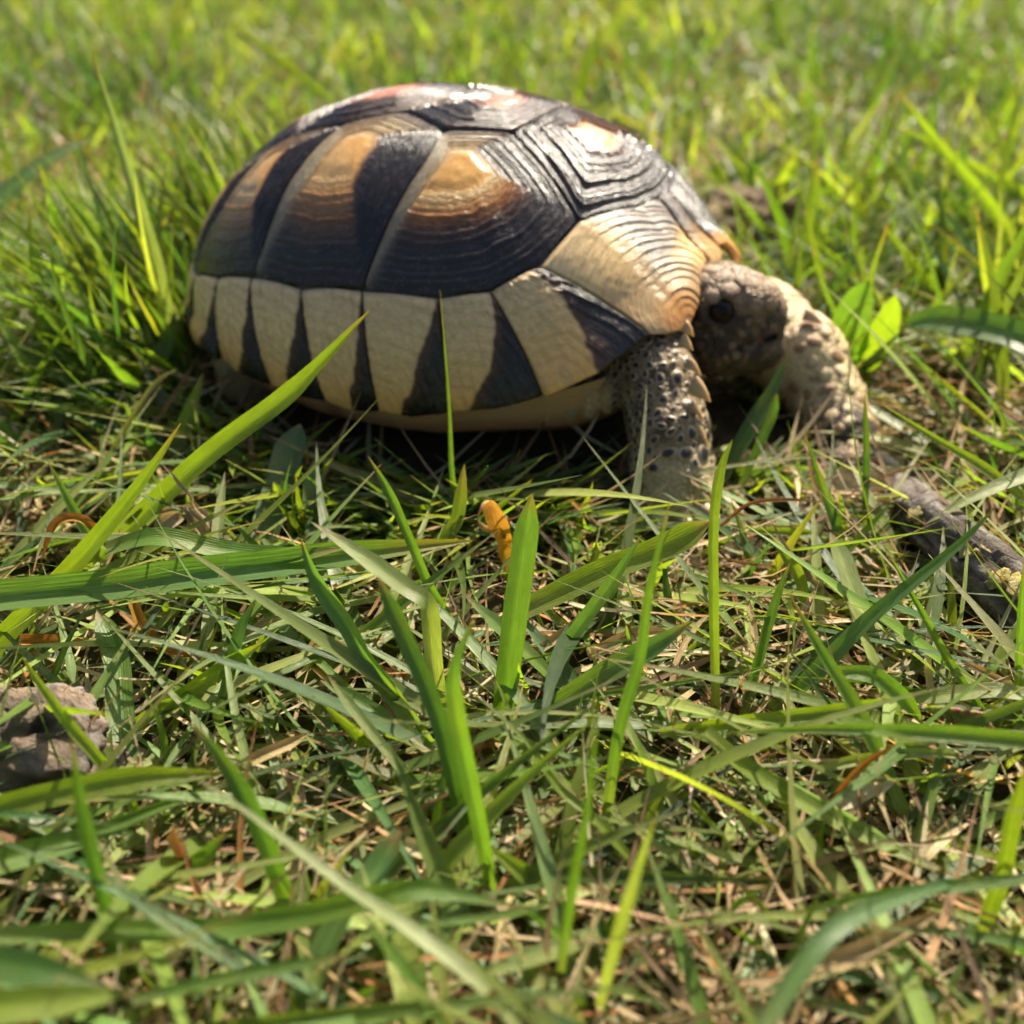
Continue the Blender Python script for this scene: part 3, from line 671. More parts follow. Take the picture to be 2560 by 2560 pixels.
def clear_of_tortoise(x, y, grow=1.0):
    lx, ly = to_local(x, y)
    inside = (np.abs(lx) / (LEN / 2 * .97 * grow)) ** 2.3 + (np.abs(ly) / (WID / 2 * .97 * grow)) ** 2.3 < 1
    head = (np.hypot(x - .046, y - .200) < .013 * grow) | (np.hypot(x - .058, y - .197) < .010 * grow)
    leg = np.hypot(x - PN[4][0] - .002, y - PN[4][1] + .005) < .0125 * grow; leg2 = np.hypot(x - PF[4][0], y - PF[4][1] + .006) < .0135 * grow
    room = (np.abs(x - CURL[0]) < .008) & (y > CURL[1] - .022) & (y < CURL[1] + .012) & (grow > 1.02)
    room |= (np.abs(x - SEED[0] - .004) < .014) & (y > SEED[1] - .025) & (y < SEED[1] + .012) & (grow > 1.02)
    tq = np.clip((.168 - y) / .05, 0, 1); stick_ = (np.abs(x - (.0675 + .0155 * tq)) < .0055) & (y < .172) & (y > .112) & (grow > 1.02)
    return ~(inside | head | leg | leg2 | room | stick_)
def pick(pal, n, w=None, jit=.27):
    c = pal[rng.choice(len(pal), n, p=w)]; return c * (1 + jit * rng.standard_normal((n, 1))).clip(.45, 1.6) * (1 + .06 * rng.standard_normal((n, 3)))
def fan(n, y0, y1, half0, k):
    y = y0 + (y1 - y0) * rng.random(n) ** .9; x = (rng.random(n) * 2 - 1) * (half0 + k * y); return x, y
def mass(name, parts, mat, label, cat):
    V, Fc, Cc, U = [], [], [], []; o = 0
    for v, f, c, u in parts: V.append(v); Fc.append(f + o); Cc.append(c); U.append(u); o += len(v)
    ob = obj(name, make_mesh(name, np.concatenate(V), np.concatenate(Fc), mat, np.concatenate(Cc), np.concatenate(U)))
    tag(ob, label, cat, kind='stuff'); return ob
def ground_pts(x, y, dz=0.): return np.stack([x, y, ground_z(x, y) + dz], -1)
U = lambda n, a, b: a + (b - a) * rng.random(n)

# lawn near the camera and around the tortoise: short and leaning
n = 4300; x, y = fan(n, .035, .34, .07, .62); patch = vnoise(np.stack([x * 26, y * 26, x * 0], -1), 4)
ok = clear_of_tortoise(x, y, 1.03) & (rng.random(n) < .75 + .4 * patch); x, y = x[ok], y[ok]; n = len(x)
behind = smooth(.20, .27, y); lx, ly = to_local(x, y); beside = np.clip(smooth(-.05, -.075, lx) + smooth(.03, .09, x - .035), 0, 1)
L = U(n, .007, .020) * (1 + 1.2 * behind + .5 * beside); T = U(n, .35, 1.35); dist_t = np.hypot(x - QX, y - QY)
az = U(n, 0, 6.283)
near_sh = dist_t < .085; out = np.arctan2(y - QY, x - QX) + U(n, -.9, .9); az = np.where(near_sh, out, az); L = np.where(near_sh, np.minimum(L, .017), L)
A = blades(ground_pts(x, y), L, U(n, .0006, .0020), az, T, U(n, -.3, .9), 6, pick(GREENS, n, [.24, .2, .2, .14, .14, .08]), U(n, -.5, 1).clip(0, 1))
cs3_xy = at_z(1850, 560, .004)
# lawn behind: longer, more upright, thinning out with distance
n = 32000; x, y = fan(n, .25, 1.0, .12, .85); ok = clear_of_tortoise(x, y, 1.12) & (rng.random(n) < .85 + .35 * vnoise(np.stack([x * 17, y * 17, x * 0], -1), 31)) & (np.hypot(x - cs3_xy[0], (y - cs3_xy[1] + .02) * .6) > .028); x, y = x[ok], y[ok]; n = len(x)
az = U(n, 0, 6.283); dist_t = np.hypot(x - QX, y - QY); L = U(n, .012, .038) * np.where(dist_t < .10, .75, 1); out = np.arctan2(y - QY, x - QX) + U(n, -1, 1); az = np.where(dist_t < .10, out, az)
pn = fbm(np.stack([x * 11, y * 8, x * 0], -1), 3, 77); tone = (1 + .45 * pn)[:, None] * np.stack([1 + .25 * pn, 1 + 0 * pn, 1 - .1 * pn], -1)
B = blades(ground_pts(x, y), L, U(n, .0008, .0028), az, U(n, .25, 1.5), U(n, -.4, 1.0), 6, pick(GREENS, n, [.24, .22, .22, .14, .08, .10]) * tone.clip(.4, 1.7), U(n, -.6, 1).clip(0, 1))
n = 26000; x, y = fan(n, .95, 5., .15, 1.15)
Cc_ = blades(ground_pts(x, y), U(n, .02, .05), U(n, .003, .007), U(n, 0, 6.283), U(n, .1, 1.0), U(n, 0, 1.), 3, pick(GREENS, n, [.2, .3, .1, .26, .06, .08]), U(n, -.6, 1).clip(0, 1))
n = 3200; x, y = fan(n, .03, .36, .08, .62); ok = clear_of_tortoise(x, y, 1.12); x, y = x[ok], y[ok]; n = len(x)
D_ = blades(ground_pts(x, y, .001), U(n, .020, .056), U(n, .0008, .0030) ** 1.0, np.where(np.hypot(x - QX, y - QY) < .1, np.arctan2(y - QY, x - QX) + U(n, -1.2, 1.2), U(n, 0, 6.283)), U(n, .95, 1.45), U(n, -.1, .5), 8, pick(GREENS, n, [.2, .2, .12, .22, .1, .16]), U(n, -.3, 1).clip(0, 1))
# grass crowding the shell: low in front, tall at the rear and beyond the head
n = 3400; th = U(n, 0, 6.283); kk = U(n, 1.0, 1.4); lx = np.cos(th) * LEN / 2 * kk; ly = np.sin(th) * WID / 2 * kk
P_ = to_world(lx, ly, 0 * lx); x, y = P_[:, 0], P_[:, 1]; ok = clear_of_tortoise(x, y, 1.021); x, y, lx, ly, kk = x[ok], y[ok], lx[ok], ly[ok], kk[ok]; n = len(x)
rear = smooth(-.040, -.060, lx); far_ = smooth(0, .03, ly) * smooth(.07, .03, lx); right = smooth(.058, .075, x); L = U(n, .010, .024) * (1 + 1.3 * np.clip(rear + right, 0, 1) + .3 * far_)
L = np.where((x > .005) & (y < .20) & (x < .062), np.minimum(L, .010), L); tl = U(n, .75, 1.4) - .55 * np.clip(rear + right, 0, 1); az = np.arctan2(y - QY, x - QX) + U(n, -1.5, 1.5)
E_ = blades(ground_pts(x, y), L, U(n, .0009, .0026), az, tl, U(n, -.2, .7), 7, pick(GREENS, n, [.24, .2, .22, .14, .12, .08]), U(n, -.5, 1).clip(0, 1))
n = 520; x = U(n, .068, .20); y = U(n, .19, .36); ok = clear_of_tortoise(x, y, 1.1) & ((x > .088) | (y > .236)); x, y = x[ok], y[ok]; n = len(x)
G_ = blades(ground_pts(x, y), U(n, .022, .052), U(n, .0012, .0036), U(n, 0, 6.283), U(n, .1, 1.3), U(n, 0, .9), 8, pick(GREENS, n, [.2, .28, .14, .26, .06, .06]), U(n, -.5, 1).clip(0, 1))
n = 380; x = U(n, -.22, -.078); y = U(n, .19, .34); ok = clear_of_tortoise(x, y, 1.15); x, y = x[ok], y[ok]; n = len(x)
H_ = blades(ground_pts(x, y), U(n, .022, .05), U(n, .0014, .0044), U(n, 0, 6.283), U(n, .2, 1.4), U(n, 0, 1.), 8, pick(GREENS, n, [.24, .24, .2, .16, .08, .08]), U(n, -.5, 1).clip(0, 1))
mass('grass', [A, B, D_, E_, G_, H_, Cc_], M_GRASS, 'short green lawn grass covering the ground all around', 'grass')

# dry litter: straw lying about
n = 18000; x, y = fan(n, .035, .42, .07, .62); ok = clear_of_tortoise(x, y, 1.0); x, y = x[ok], y[ok]; n = len(x)
dens = .62 + .5 * vnoise(np.stack([x * 22, y * 22, x * 0], -1), 14); k = rng.random(n) < dens; x, y = x[k], y[k]; n = len(x)
S1 = blades(ground_pts(x, y, .0004), U(n, .006, .030), U(n, .0004, .0012), U(n, 0, 6.283), U(n, 1.05, 1.62), U(n, -.5, .5), 4, pick(DRYS, n, [.26, .27, .12, .2, .08, .07]), None, fold=.35)
S1[0][:, 2] += np.repeat(U(n, 0, .005) * rng.random(n), 15)
n = 7000; x, y = fan(n, .3, 1.6, .10, .62); ok = clear_of_tortoise(x, y, 1.05); x, y = x[ok], y[ok]; n = len(x)
S2 = blades(ground_pts(x, y, .001), U(n, .008, .03), U(n, .0008, .0022), U(n, 0, 6.283), U(n, .7, 1.6), U(n, -.4, .4), 3, pick(DRYS, n, [.26, .27, .12, .2, .08, .07]), None, fold=.3)
# crumbs and husks
n = 4500; x, y = fan(n, .035, .34, .07, .62); ok = clear_of_tortoise(x, y, 1.0); x, y = x[ok], y[ok]; n = len(x); g = ground_pts(x, y, .0006); g[:, 2] += U(n, 0, .0016)
octv = np.array([(1, 0, 0), (.35, .42, .1), (.3, -.4, .15), (.1, .05, .5), (-.5, .36, .05), (-.45, -.3, .2), (-1, 0, .1), (0, 0, -.4)])
tri = np.array([(0, 1, 3, 3), (0, 3, 2, 2), (1, 4, 3, 3), (3, 5, 2, 2), (4, 6, 3, 3), (3, 6, 5, 5), (0, 2, 7, 7), (0, 7, 1, 1), (1, 7, 4, 4), (2, 5, 7, 7), (4, 7, 6, 6), (5, 6, 7, 7)])
az = U(n, 0, 6.283); sz = U(n, .0005, .0019); sy = U(n, .35, .8); ca, sa = np.cos(az)[:, None], np.sin(az)[:, None]
ox = octv[None, :, 0] * sz[:, None]; oy = octv[None, :, 1] * (sz * sy)[:, None] * 1.3; oz = octv[None, :, 2] * (sz * sy)[:, None] + ox * U(n, -.5, .5)[:, None]
Vc = np.stack([g[:, None, 0] + ox * ca - oy * sa, g[:, None, 1] + ox * sa + oy * ca, g[:, None, 2] + oz], -1).reshape(-1, 3)
cc = np.repeat(pick(DRYS, n, [.26, .3, .1, .22, .05, .07]), 8, 0); Fcr = (np.arange(n)[:, None, None] * 8 + tri[None]).reshape(-1, 4)
def mass_tri(name, v, f, c, mat, label, cat):
    me = bpy.data.meshes.new(name); me.from_pydata(v.tolist(), [], [t[:3] for t in f.tolist()])
    a = me.color_attributes.new('Col', 'FLOAT_COLOR', 'POINT'); q = np.ones((len(v), 4), np.float32); q[:, :3] = c; a.data.foreach_set('color', q.ravel()); me.materials.append(mat)
    me.polygons.foreach_set('use_smooth', np.full(len(me.polygons), True))
    tag(obj(name, me), label, cat, kind='stuff')
mass('dry_straw', [S1, S2], M_DRY, 'dry tan straw and dead grass littered between the green blades', 'straw')
mass_tri('straw_crumbs', Vc, Fcr, cc, M_BARK, 'tan crumbs and husks strewn over the soil', 'crumbs')

# ------------------------------------------------------------------ single blades that can be picked out
PAL = dict(g=(.120, .215, .038), y=(.190, .265, .032), b=(.095, .180, .058), d=(.070, .140, .034), p=(.275, .325, .130), o=(.46, .20, .035), t=(.50, .37, .19), r=(.36, .17, .07), k=(.30, .27, .10))
def spline(P, n):
    P = np.asarray(P, float); m = len(P)
    if m == 2: return P[0] + np.linspace(0, 1, n)[:, None] * (P[1] - P[0])
    E = np.vstack([2 * P[0] - P[1], P, 2 * P[-1] - P[-2]]); u = np.linspace(0, m - 1, n); i = np.minimum(u.astype(int), m - 2); f = (u - i)[:, None]
    a, b, c, d = E[i], E[i + 1], E[i + 2], E[i + 3]
    return .5 * (2 * b + (c - a) * f + (2 * a - 5 * b + 4 * c - d) * f ** 2 + (3 * b - a - 3 * c + d) * f ** 3)
def hero(label, pts, w, col='g', up=.8, z0=.002, lay=.25, tip=.30, group=None, name='grass_blade', cat='grass blade', fold=.16, tipc=None, mat=None, base=.75, curl=0., zt=None):
    """pts: pixels from the root to the tip; up 1 = stands upright, 0 = lies along the ground; lay turns the face from the lens to the sky"""
    b = at_z(*pts[0], z0); w = w * .96; up = up * .78 if up <= 1 else up * .88
    if zt is not None: tp = at_z(*pts[-1], zt)
    else:
        flat, std = at_z(*pts[-1], z0 + .002), at_y(*pts[-1], b[1])
        if flat[2] > CAM_H * .9 or flat[1] < 0 or flat[1] > b[1] + .09: flat = at_y(*pts[-1], b[1] + .05)
        tp = at_y(*pts[-1], flat[1] + (std[1] - flat[1]) * up)
    px = np.array(pts, float); ln = np.concatenate([[0], np.cumsum(np.linalg.norm(np.diff(px, axis=0), axis=1))]); u = ln / ln[-1]
    P = [b] + [at_y(*px[i], b[1] + (tp[1] - b[1]) * u[i]) for i in range(1, len(px) - 1)] + [tp]
    N = 30; c = spline(P, N); t = np.linspace(0, 1, N)
    tg = np.gradient(c, axis=0); tg /= np.linalg.norm(tg, axis=1, keepdims=True)
    tocam = np.array([0, 0, CAM_H]) - c; dcam = np.array([depth(q) for q in c]); tocam /= np.linalg.norm(tocam, axis=1, keepdims=True)
    roll = random.uniform(-.35, .35)
    nr = tocam * (1 - lay) + np.array([0, 0, 1.]) * lay + np.array([roll, 0, 0]); nr -= tg * (nr * tg).sum(1, keepdims=True); nr /= np.linalg.norm(nr, axis=1, keepdims=True)
    sd = np.cross(tg, nr); tw = random.uniform(-.25, .25) * (t - .5) + curl * t ** 2
    s2 = sd * np.cos(tw)[:, None] + nr * np.sin(tw)[:, None]; nr = np.cross(s2, tg); sd = s2
    vis = np.clip(np.abs((nr * tocam).sum(1)), .5, 1)
    prof = np.minimum(1, base + (1 - base) * t / .3) * np.clip((1 - t) / tip, 0.015, 1) ** .75
    wm = w * dcam.mean() / FPX / vis.mean() * prof * (1 + .04 * np.sin(t * 9 + w))
    K = np.linspace(-1, 1, 7); fd = (np.abs(K) ** 1.3) * fold
    V = c[:, None] + sd[:, None] * (K[None, :, None] * wm[:, None, None] / 2) + nr[:, None] * (fd[None, :, None] * wm[:, None, None])
    cb = np.array(PAL[col]) if isinstance(col, str) else np.array(col); cb = cb * random.uniform(.88, 1.12)
    cc = np.tile(cb, (N, 1)); kt = smooth(random.uniform(.78, .92), 1., t) * .85; cc = mixc(cc, tipc or (.30, .19, .09), kt); nz = vnoise(np.stack([t * 5, t * 0 + w, t * 0], -1), len(label)); cc = mixc(cc, np.array((.20, .23, .03)), np.clip(nz, 0, 1) * .45)
    if name == 'grass_blade': cc = mixc(cc, (.26, .27, .11), smooth(.18, 0, t) * .5)
    cc = np.repeat(cc[:, None], 7, 1); cc[:, 3] *= 1.25
    uv = np.stack([np.broadcast_to(K * .5 + .5, (N, 7)) * .85 + random.random(), np.broadcast_to((t * 6)[:, None], (N, 7)) + random.random() * 9], -1)
    o = obj(name, make_mesh(name, V.reshape(-1, 3) - b, grid_faces(N, 7), mat or M_BLADE, cc.reshape(-1, 3), uv.reshape(-1, 2)), None, b)
    tag(o, label, cat, group); return o
GF, GS, GR = 'long grass blades in the foreground', 'grass blades standing before the tortoise', 'grass blades around the tortoise head'
HB = [
 # in front of the rear of the shell
 ('broad glowing green blade crossing diagonally in front of the shell flank', [(215,1435),(280,1357),(512,1142),(699,1002),(792,914),(925,775)], 50, 'y', dict(up=.85, lay=.05, tip=.35, group=GS)),
 ('long yellow-green blade rising from the left picture edge across the thick stem', [(-60,1700),(0,1600),(140,1459),(280,1296),(373,1175),(452,1058)], 54, 'y', dict(up=1., lay=.1, tip=.6, group=GS)),
 ('short upright translucent blade with purplish tip below the rear shell rim', [(415,1160),(462,1060),(508,933)], 46, 'y', dict(up=.9, lay=.0, tip=.5, group=GS)),
 ('thin wiry blade with brown hooked tip left of the shell', [(200,1255),(261,1161),(326,1049),(391,956),(443,921)], 14, 'k', dict(up=.9, group=GS)),
 ('pale narrow blade slanting down to the left picture edge', [(-20,1470),(60,1365),(150,1265),(256,1161)], 26, 'p', dict(up=.5, lay=.6, group=GS)),
 ('slim dark blade leaning left behind the yellow-green diagonal blade', [(285,1440),(210,1319),(119,1152)], 24, 'g', dict(up=.9, group=GS)),
 ('thick ribbed grey-green stem lying across the grass at the left', [(-80,1520),(0,1500),(280,1473),(466,1445),(699,1417),(900,1389),(1180,1352)], 76, 'b', dict(zt=.010, z0=.017, lay=.45, tip=.2, fold=.42, group=GS, base=1.)),
 ('folded leaf arched along the top of the thick ribbed stem', [(265,1375),(396,1345),(559,1378),(720,1392),(860,1372)], 46, 'g', dict(zt=.014, z0=.015, lay=.6, group=GS)),
 ('narrow pale upright blade with frayed edge behind the thick stem', [(505,1690),(527,1506),(545,1319),(562,1180)], 26, 'p', dict(up=.45, lay=.3, group=GS)),
 ('wide shaded blade with one sunlit patch under the shell', [(650,1385),(690,1260),(727,1130),(750,1060)], 66, 'b', dict(up=.5, lay=.3, group=GS)),
 ('wide shaded upright blade right of the sunlit-patch blade', [(783,1360),(783,1250),(785,1150)], 50, 'b', dict(up=.6, lay=.2, group=GS)),
 ('broad striped blade hanging straight down below the thick stem', [(312,1925),(300,1800),(289,1640),(242,1525)], 58, 'g', dict(up=.35, lay=.55, tip=.2, group=GF, base=.9)),
 ('short bright blade pointing up-right with a dark fold', [(340,1812),(466,1734),(559,1669),(657,1606)], 40, 'y', dict(up=.9, lay=.1, group=GF)),
 ('slim dull blade standing between pale stem and curved dark blade', [(540,1815),(578,1669),(601,1576),(643,1492)], 30, 'b', dict(up=.85, lay=.25, group=GF)),
 ('folded dark green blade curving down left of the two big foreground blades', [(1075,1860),(985,1740),(917,1652),(871,1569),(793,1455),(752,1347)], 46, 'b', dict(up=.9, lay=.25, fold=.35, group=GF)),
 ('blurred bent leaf tip nearest the lens over the thick stem', [(1100,1760),(1082,1640),(1074,1545),(1060,1500),(1011,1468),(907,1393),(778,1305)], 46, 'p', dict(up=1., z0=.003, lay=.35, tip=.2, group=GF)),
 ('tall thick foreground blade with brown torn tip in mid picture', [(1175,2120),(1145,2000),(1104,1828),(1052,1688),(990,1549),(945,1440)], 44, 'd', dict(up=1., lay=.1, tip=.18, group=GF)),
 ('tall bright foreground blade leaning against the torn-tipped blade', [(1232,2270),(1216,2145),(1180,1967),(1145,1800),(1138,1673),(1190,1535)], 42, 'g', dict(up=.95, lay=.45, group=GF)),
 ('upright ruler-straight blade with reddish tip right of the curled dry leaf', [(1250,1800),(1262,1740),(1290,1518),(1316,1336),(1330,1236)], 62, 'g', dict(up=1., lay=.05, tip=.22, group=GS)),
 ('wide yellow-green blade running up-right to the near forefoot', [(1300,1530),(1500,1432),(1650,1372),(1775,1305)], 66, 'y', dict(up=.7, z0=.008, lay=.1, tip=.15, group=GS)),
 ('hair-thin upright blade with red tip in front of the shell rim', [(1185,1330),(1176,1310),(1135,1222),(1122,1000),(1100,725)], 17, 'g', dict(up=1., tip=.6, group=GS)),
 ('hooked green blade with rounded tip left of the curled dry leaf', [(1010,1440),(1060,1392),(1114,1342),(1145,1290),(1161,1160)], 36, 'y', dict(up=.9, lay=.1, tip=.15, group=GS)),
 ('long pink-tipped blade lying in the shade under the shell', [(1130,1300),(959,1217),(855,1171),(675,1090)], 30, 'k', dict(up=.75, lay=.4, tip=.6, tipc=(.4,.2,.18), group=GS)),
 ('slim blade curving up through the middle past the thick stem end', [(1165,1600),(1083,1481),(1031,1362),(974,1233),(920,1140)], 26, 'g', dict(up=.95, lay=.2, group=GS)),
 ('slim dark blade leaning right below the near forefoot', [(1352,1690),(1425,1595),(1528,1455),(1603,1339)], 36, 'b', dict(up=.95, lay=.1, tip=.4, group=GS)),
 ('broad bluish blade leaning far right in the middle foreground', [(1330,1810),(1347,1797),(1500,1690),(1620,1625),(1735,1550)], 60, 'b', dict(up=.9, lay=.3, group=GF)),
 ('mid-green blade falling to the lower right from the tall straight blade', [(1425,1740),(1321,1637),(1243,1564),(1161,1487)], 36, 'g', dict(up=.7, lay=.55, group=GF)),
 ('long thin blade rising steeply to a needle tip beside the forefoot', [(1515,2060),(1549,1828),(1600,1650),(1621,1492),(1647,1373),(1676,1248)], 34, 'g', dict(up=1., lay=.15, tip=.7, group=GF)),
 ('low broad blade lying left of the torn-tipped blade', [(1110,1910),(1010,1828),(897,1756),(800,1700)], 40, 'g', dict(up=.4, lay=.5, group=GF)),
 ('long yellowish stem slanting down-right in the centre foreground', [(1600,2200),(1572,2145),(1483,2043),(1394,1967),(1316,1854),(1166,1715)], 26, 'y', dict(up=.6, lay=.4, tip=.5, group=GF)),
 ('straight pale blade slanting left of the big foreground pair', [(1125,2060),(993,1909),(878,1767),(820,1690)], 28, 'p', dict(up=.6, lay=.5, group=GF)),
 ('very long pale blade crossing the lower left corner diagonally', [(1330,2620),(1229,2492),(1127,2403),(993,2300),(860,2212),(712,2100),(578,2003),(463,1927)], 36, 'p', dict(up=.35, z0=.012, lay=.6, tip=.6, group=GF)),
 ('blurred green blade at the bottom edge leaning left', [(1130,2600),(1016,2430),(904,2287)], 30, 'g', dict(up=.7, z0=.012, lay=.5, group=GF)),
 ('long horizontal curved blade across the lower left', [(-60,2345),(178,2330),(534,2323),(757,2290),(993,2232),(1127,2234),(1327,2276)], 56, 'g', dict(zt=.012, z0=.013, lay=.25, group=GF)),
 ('thin blade under the long horizontal curved blade', [(900,2340),(1082,2310),(1260,2287),(1412,2250)], 22, 'g', dict(zt=.012, z0=.008, lay=.3, group=GF)),
 ('short bright yellow-green blade right of the leaning pair', [(1408,2260),(1305,2180),(1222,2118)], 46, 'y', dict(up=.8, lay=.0, tip=.5, group=GF)),
 ('faint blurred upright stem in the lower centre', [(1400,2430),(1430,2212),(1461,2056),(1483,1869),(1490,1750)], 26, 'g', dict(up=1., z0=.008, lay=.2, tip=.8, group=GF)),
 ('thin blurred blade leaning right in the lower centre', [(1500,2520),(1528,2412),(1572,2256),(1612,2123),(1640,2040)], 30, 'p', dict(up=.95, z0=.006, lay=.3, tip=.6, group=GF)),
 ('wide glowing blade coming in from the left edge below the stone', [(-80,2045),(0,2020),(178,1976),(356,1945),(575,1932)], 66, 'y', dict(zt=.010, z0=.012, lay=.0, tip=.3, group=GF, base=1.)),
 ('second wide blade below the glowing blade at the left edge', [(-80,2190),(0,2158),(222,2092),(400,2020),(590,1945)], 64, 'g', dict(zt=.008, z0=.010, lay=.25, tip=.7, fold=.3, group=GF, base=1.)),
 ('blurred dark upright blade crossing both wide left blades', [(310,2470),(276,2301),(240,2167),(205,2012),(178,1847)], 34, 'd', dict(up=1., z0=.004, lay=.1, tip=.35, group=GF)),
 ('curved dark blade bending right in the lower left', [(735,2300),(721,2261),(681,2145),(623,2012),(556,1900),(476,1807)], 46, 'd', dict(up=1., lay=.15, tip=.35, group=GF)),
 ('grey-green thin blade falling diagonally in the lower left corner', [(650,2450),(534,2381),(400,2296),(249,2185)], 28, 'b', dict(up=.5, z0=.012, lay=.5, group=GF)),
 ('bright narrow blade rising along the stone', [(390,2095),(267,1922),(178,1816),(93,1700),(55,1640)], 30, 'y', dict(up=.9, lay=.1, tip=.5, group=GF)),
 ('broad blade slanting up-right in the lower left', [(340,2275),(430,2215),(490,2172),(565,2080)], 62, 'g', dict(up=.6, lay=.1, group=GF)),
 ('dark blurred blade in the bottom left corner', [(-80,2400),(0,2412),(134,2434),(290,2482)], 84, 'd', dict(zt=.018, z0=.020, lay=.2, tip=.5, group=GF, base=1.)),
 ('broad blurred blade along the bottom left edge', [(-80,2530),(0,2519),(178,2500),(345,2478)], 84, 'y', dict(zt=.018, z0=.020, lay=.2, tip=.4, group=GF, base=1.)),
 ('long low blade near the bottom edge left of centre', [(330,2500),(534,2452),(700,2420),(880,2385)], 34, 'g', dict(zt=.016, z0=.014, lay=.1, group=GF)),
 ('bluish strap-like blade standing in the bottom centre left', [(740,2600),(788,2434),(870,2260),(949,2167),(1000,2070)], 66, 'b', dict(up=.4, lay=.5, tip=.15, group=GF, base=1.)),
 ('small pointed blade curving up beside the striped hanging blade', [(418,1900),(410,1860),(392,1789),(347,1707)], 19, 'g', dict(up=.9, tip=.6, group=GF)),
 # right half
 ('bright straight upright blade in front of the forefoot claws', [(1790,1785),(1784,1518),(1784,1310),(1800,1181),(1831,1098)], 27, 'y', dict(up=1., lay=.05, group=GS)),
 ('long dark tapering blade leaning right toward the lichen stick', [(1930,1775),(2048,1673),(2178,1543),(2385,1373),(2490,1267)], 48, 'b', dict(up=.95, lay=.15, tip=.7, group=GF)),
 ('blade slanting down-right under the long dark tapering blade', [(2260,2040),(2193,1880),(2126,1750),(2048,1621),(1971,1481)], 40, 'g', dict(up=.85, lay=.35, tip=.5, group=GF)),
 ('narrow blade slanting right below the lichen stick', [(2495,1830),(2385,1673),(2292,1507),(2209,1362)], 22, 'g', dict(up=.8, lay=.4, tip=.6, group=GF)),
 ('long horizontal blade reaching in from the right edge', [(2640,1860),(2560,1852),(2333,1833),(2074,1823),(1815,1832)], 44, 'g', dict(zt=.014, z0=.020, lay=.15, tip=.5, group=GF, base=1.)),
 ('glowing horizontal blade just above the long right-edge blade', [(1650,1832),(1867,1802),(2126,1771),(2240,1745)], 34, 'y', dict(zt=.012, z0=.006, lay=.0, group=GF)),
 ('thick pale-green stem falling to the lower right', [(1763,1830),(1867,1921),(1996,2000),(2200,2110),(2420,2205)], 46, 'y', dict(zt=.004, z0=.012, lay=.5, tip=.4, group=GF)),
 ('broad pale sunlit blade right of the far forefoot', [(2175,1625),(2140,1510),(2105,1404),(2075,1330)], 46, 'p', dict(up=.5, lay=.7, group=GR)),
 ('dark blade standing between the two forelegs', [(1800,1200),(1869,1078),(1921,990),(1975,880)], 42, 'b', dict(up=.9, lay=.1, tip=.5, group=GR)),
 ('slim round-tipped blade in front of the far foreleg', [(1850,1220),(1906,1093),(1930,1040),(1943,983)], 24, 'g', dict(up=.95, lay=.1, tip=.2, group=GR)),
 ('thin blade bending across the far forefoot', [(2120,1420),(2092,1316),(2050,1197),(2012,1085)], 24, 'd', dict(up=.9, lay=.2, tip=.5, group=GR)),
 ('dark needle blade standing at the far claws', [(2160,1330),(2166,1145),(2162,985)], 18, 'd', dict(up=1., group=GR)),
 ('long thin blade sloping down to the right edge beyond the far foot', [(2590,1270),(2462,1171),(2333,1093),(2195,1005)], 26, 'y', dict(up=.5, z0=.012, lay=.5, tip=.6, group=GR)),
 ('pale broad blade lying over the lichen stick at the right edge', [(2620,1165),(2560,1191),(2436,1243),(2310,1312)], 34, 'p', dict(zt=.010, z0=.016, lay=.6, tip=.6, group=GR)),
 ('lit horizontal blade with orange tip below the far foot', [(1860,1325),(1960,1330),(2050,1332)], 22, 'y', dict(zt=.008, z0=.006, lay=.3, group=GR)),
 ('small bright curved blade beside the straw below the head', [(2015,1540),(2000,1450),(1965,1390),(1925,1343)], 30, 'y', dict(up=.9, lay=.0, tip=.4, group=GR)),
 ('dark slim blade crossing the small bright curved blade', [(1860,1790),(1905,1620),(1940,1500),(1975,1405)], 26, 'd', dict(up=.95, lay=.1, tip=.4, group=GF)),
 ('thin blade pointing up-right over the straw patch', [(2030,1460),(2110,1385),(2180,1310),(2232,1252)], 20, 'g', dict(up=.8, tip=.5, group=GR)),
 ('arched blade dropping right below the seed head', [(2080,1680),(2180,1690),(2260,1750),(2310,1815)], 36, 'g', dict(zt=.004, z0=.012, lay=.3, group=GF)),
 ('upright green blade near the right edge', [(2538,1820),(2550,1600),(2560,1400)], 20, 'g', dict(up=1., group=GF)),
 ('broad greyish blade lying by the right edge above the long blade', [(2620,1755),(2500,1730),(2380,1738),(2262,1757)], 40, 'p', dict(zt=.004, z0=.008, lay=.7, group=GF)),
 ('round bluish stalk lying horizontally at the lower right', [(2040,1930),(2150,1905),(2300,1888),(2450,1895)], 26, 'p', dict(zt=.006, z0=.006, lay=.6, fold=.4, group=GF)),
 ('dark blade rising left-down across the lower right corner', [(1900,2580),(2080,2330),(2300,2230),(2480,2190)], 40, 'b', dict(zt=.010, z0=.014, lay=.4, tip=.6, group=GF)),
 ('long slim blade low at the right edge', [(2640,2190),(2400,2215),(2150,2245),(1960,2290)], 34, 'g', dict(zt=.008, z0=.014, lay=.2, tip=.6, group=GF)),
 ('bright blade standing at the lower right corner', [(2450,2330),(2500,2200),(2530,2050),(2570,1900)], 40, 'y', dict(up=.95, lay=.0, group=GF)),
 ('broad striped grey-green blade arching in from the right edge beside the seedling', [(2660,920),(2560,850),(2440,815),(2320,800),(2235,822)], 62, 'b', dict(zt=.012, z0=.016, lay=.5, tip=.3, group=GR, base=1.)),
 ('bright slanting blade above the arching blade at the right', [(2400,800),(2290,670),(2205,560)], 32, 'y', dict(up=.9, lay=.0, tip=.5, group=GR)),
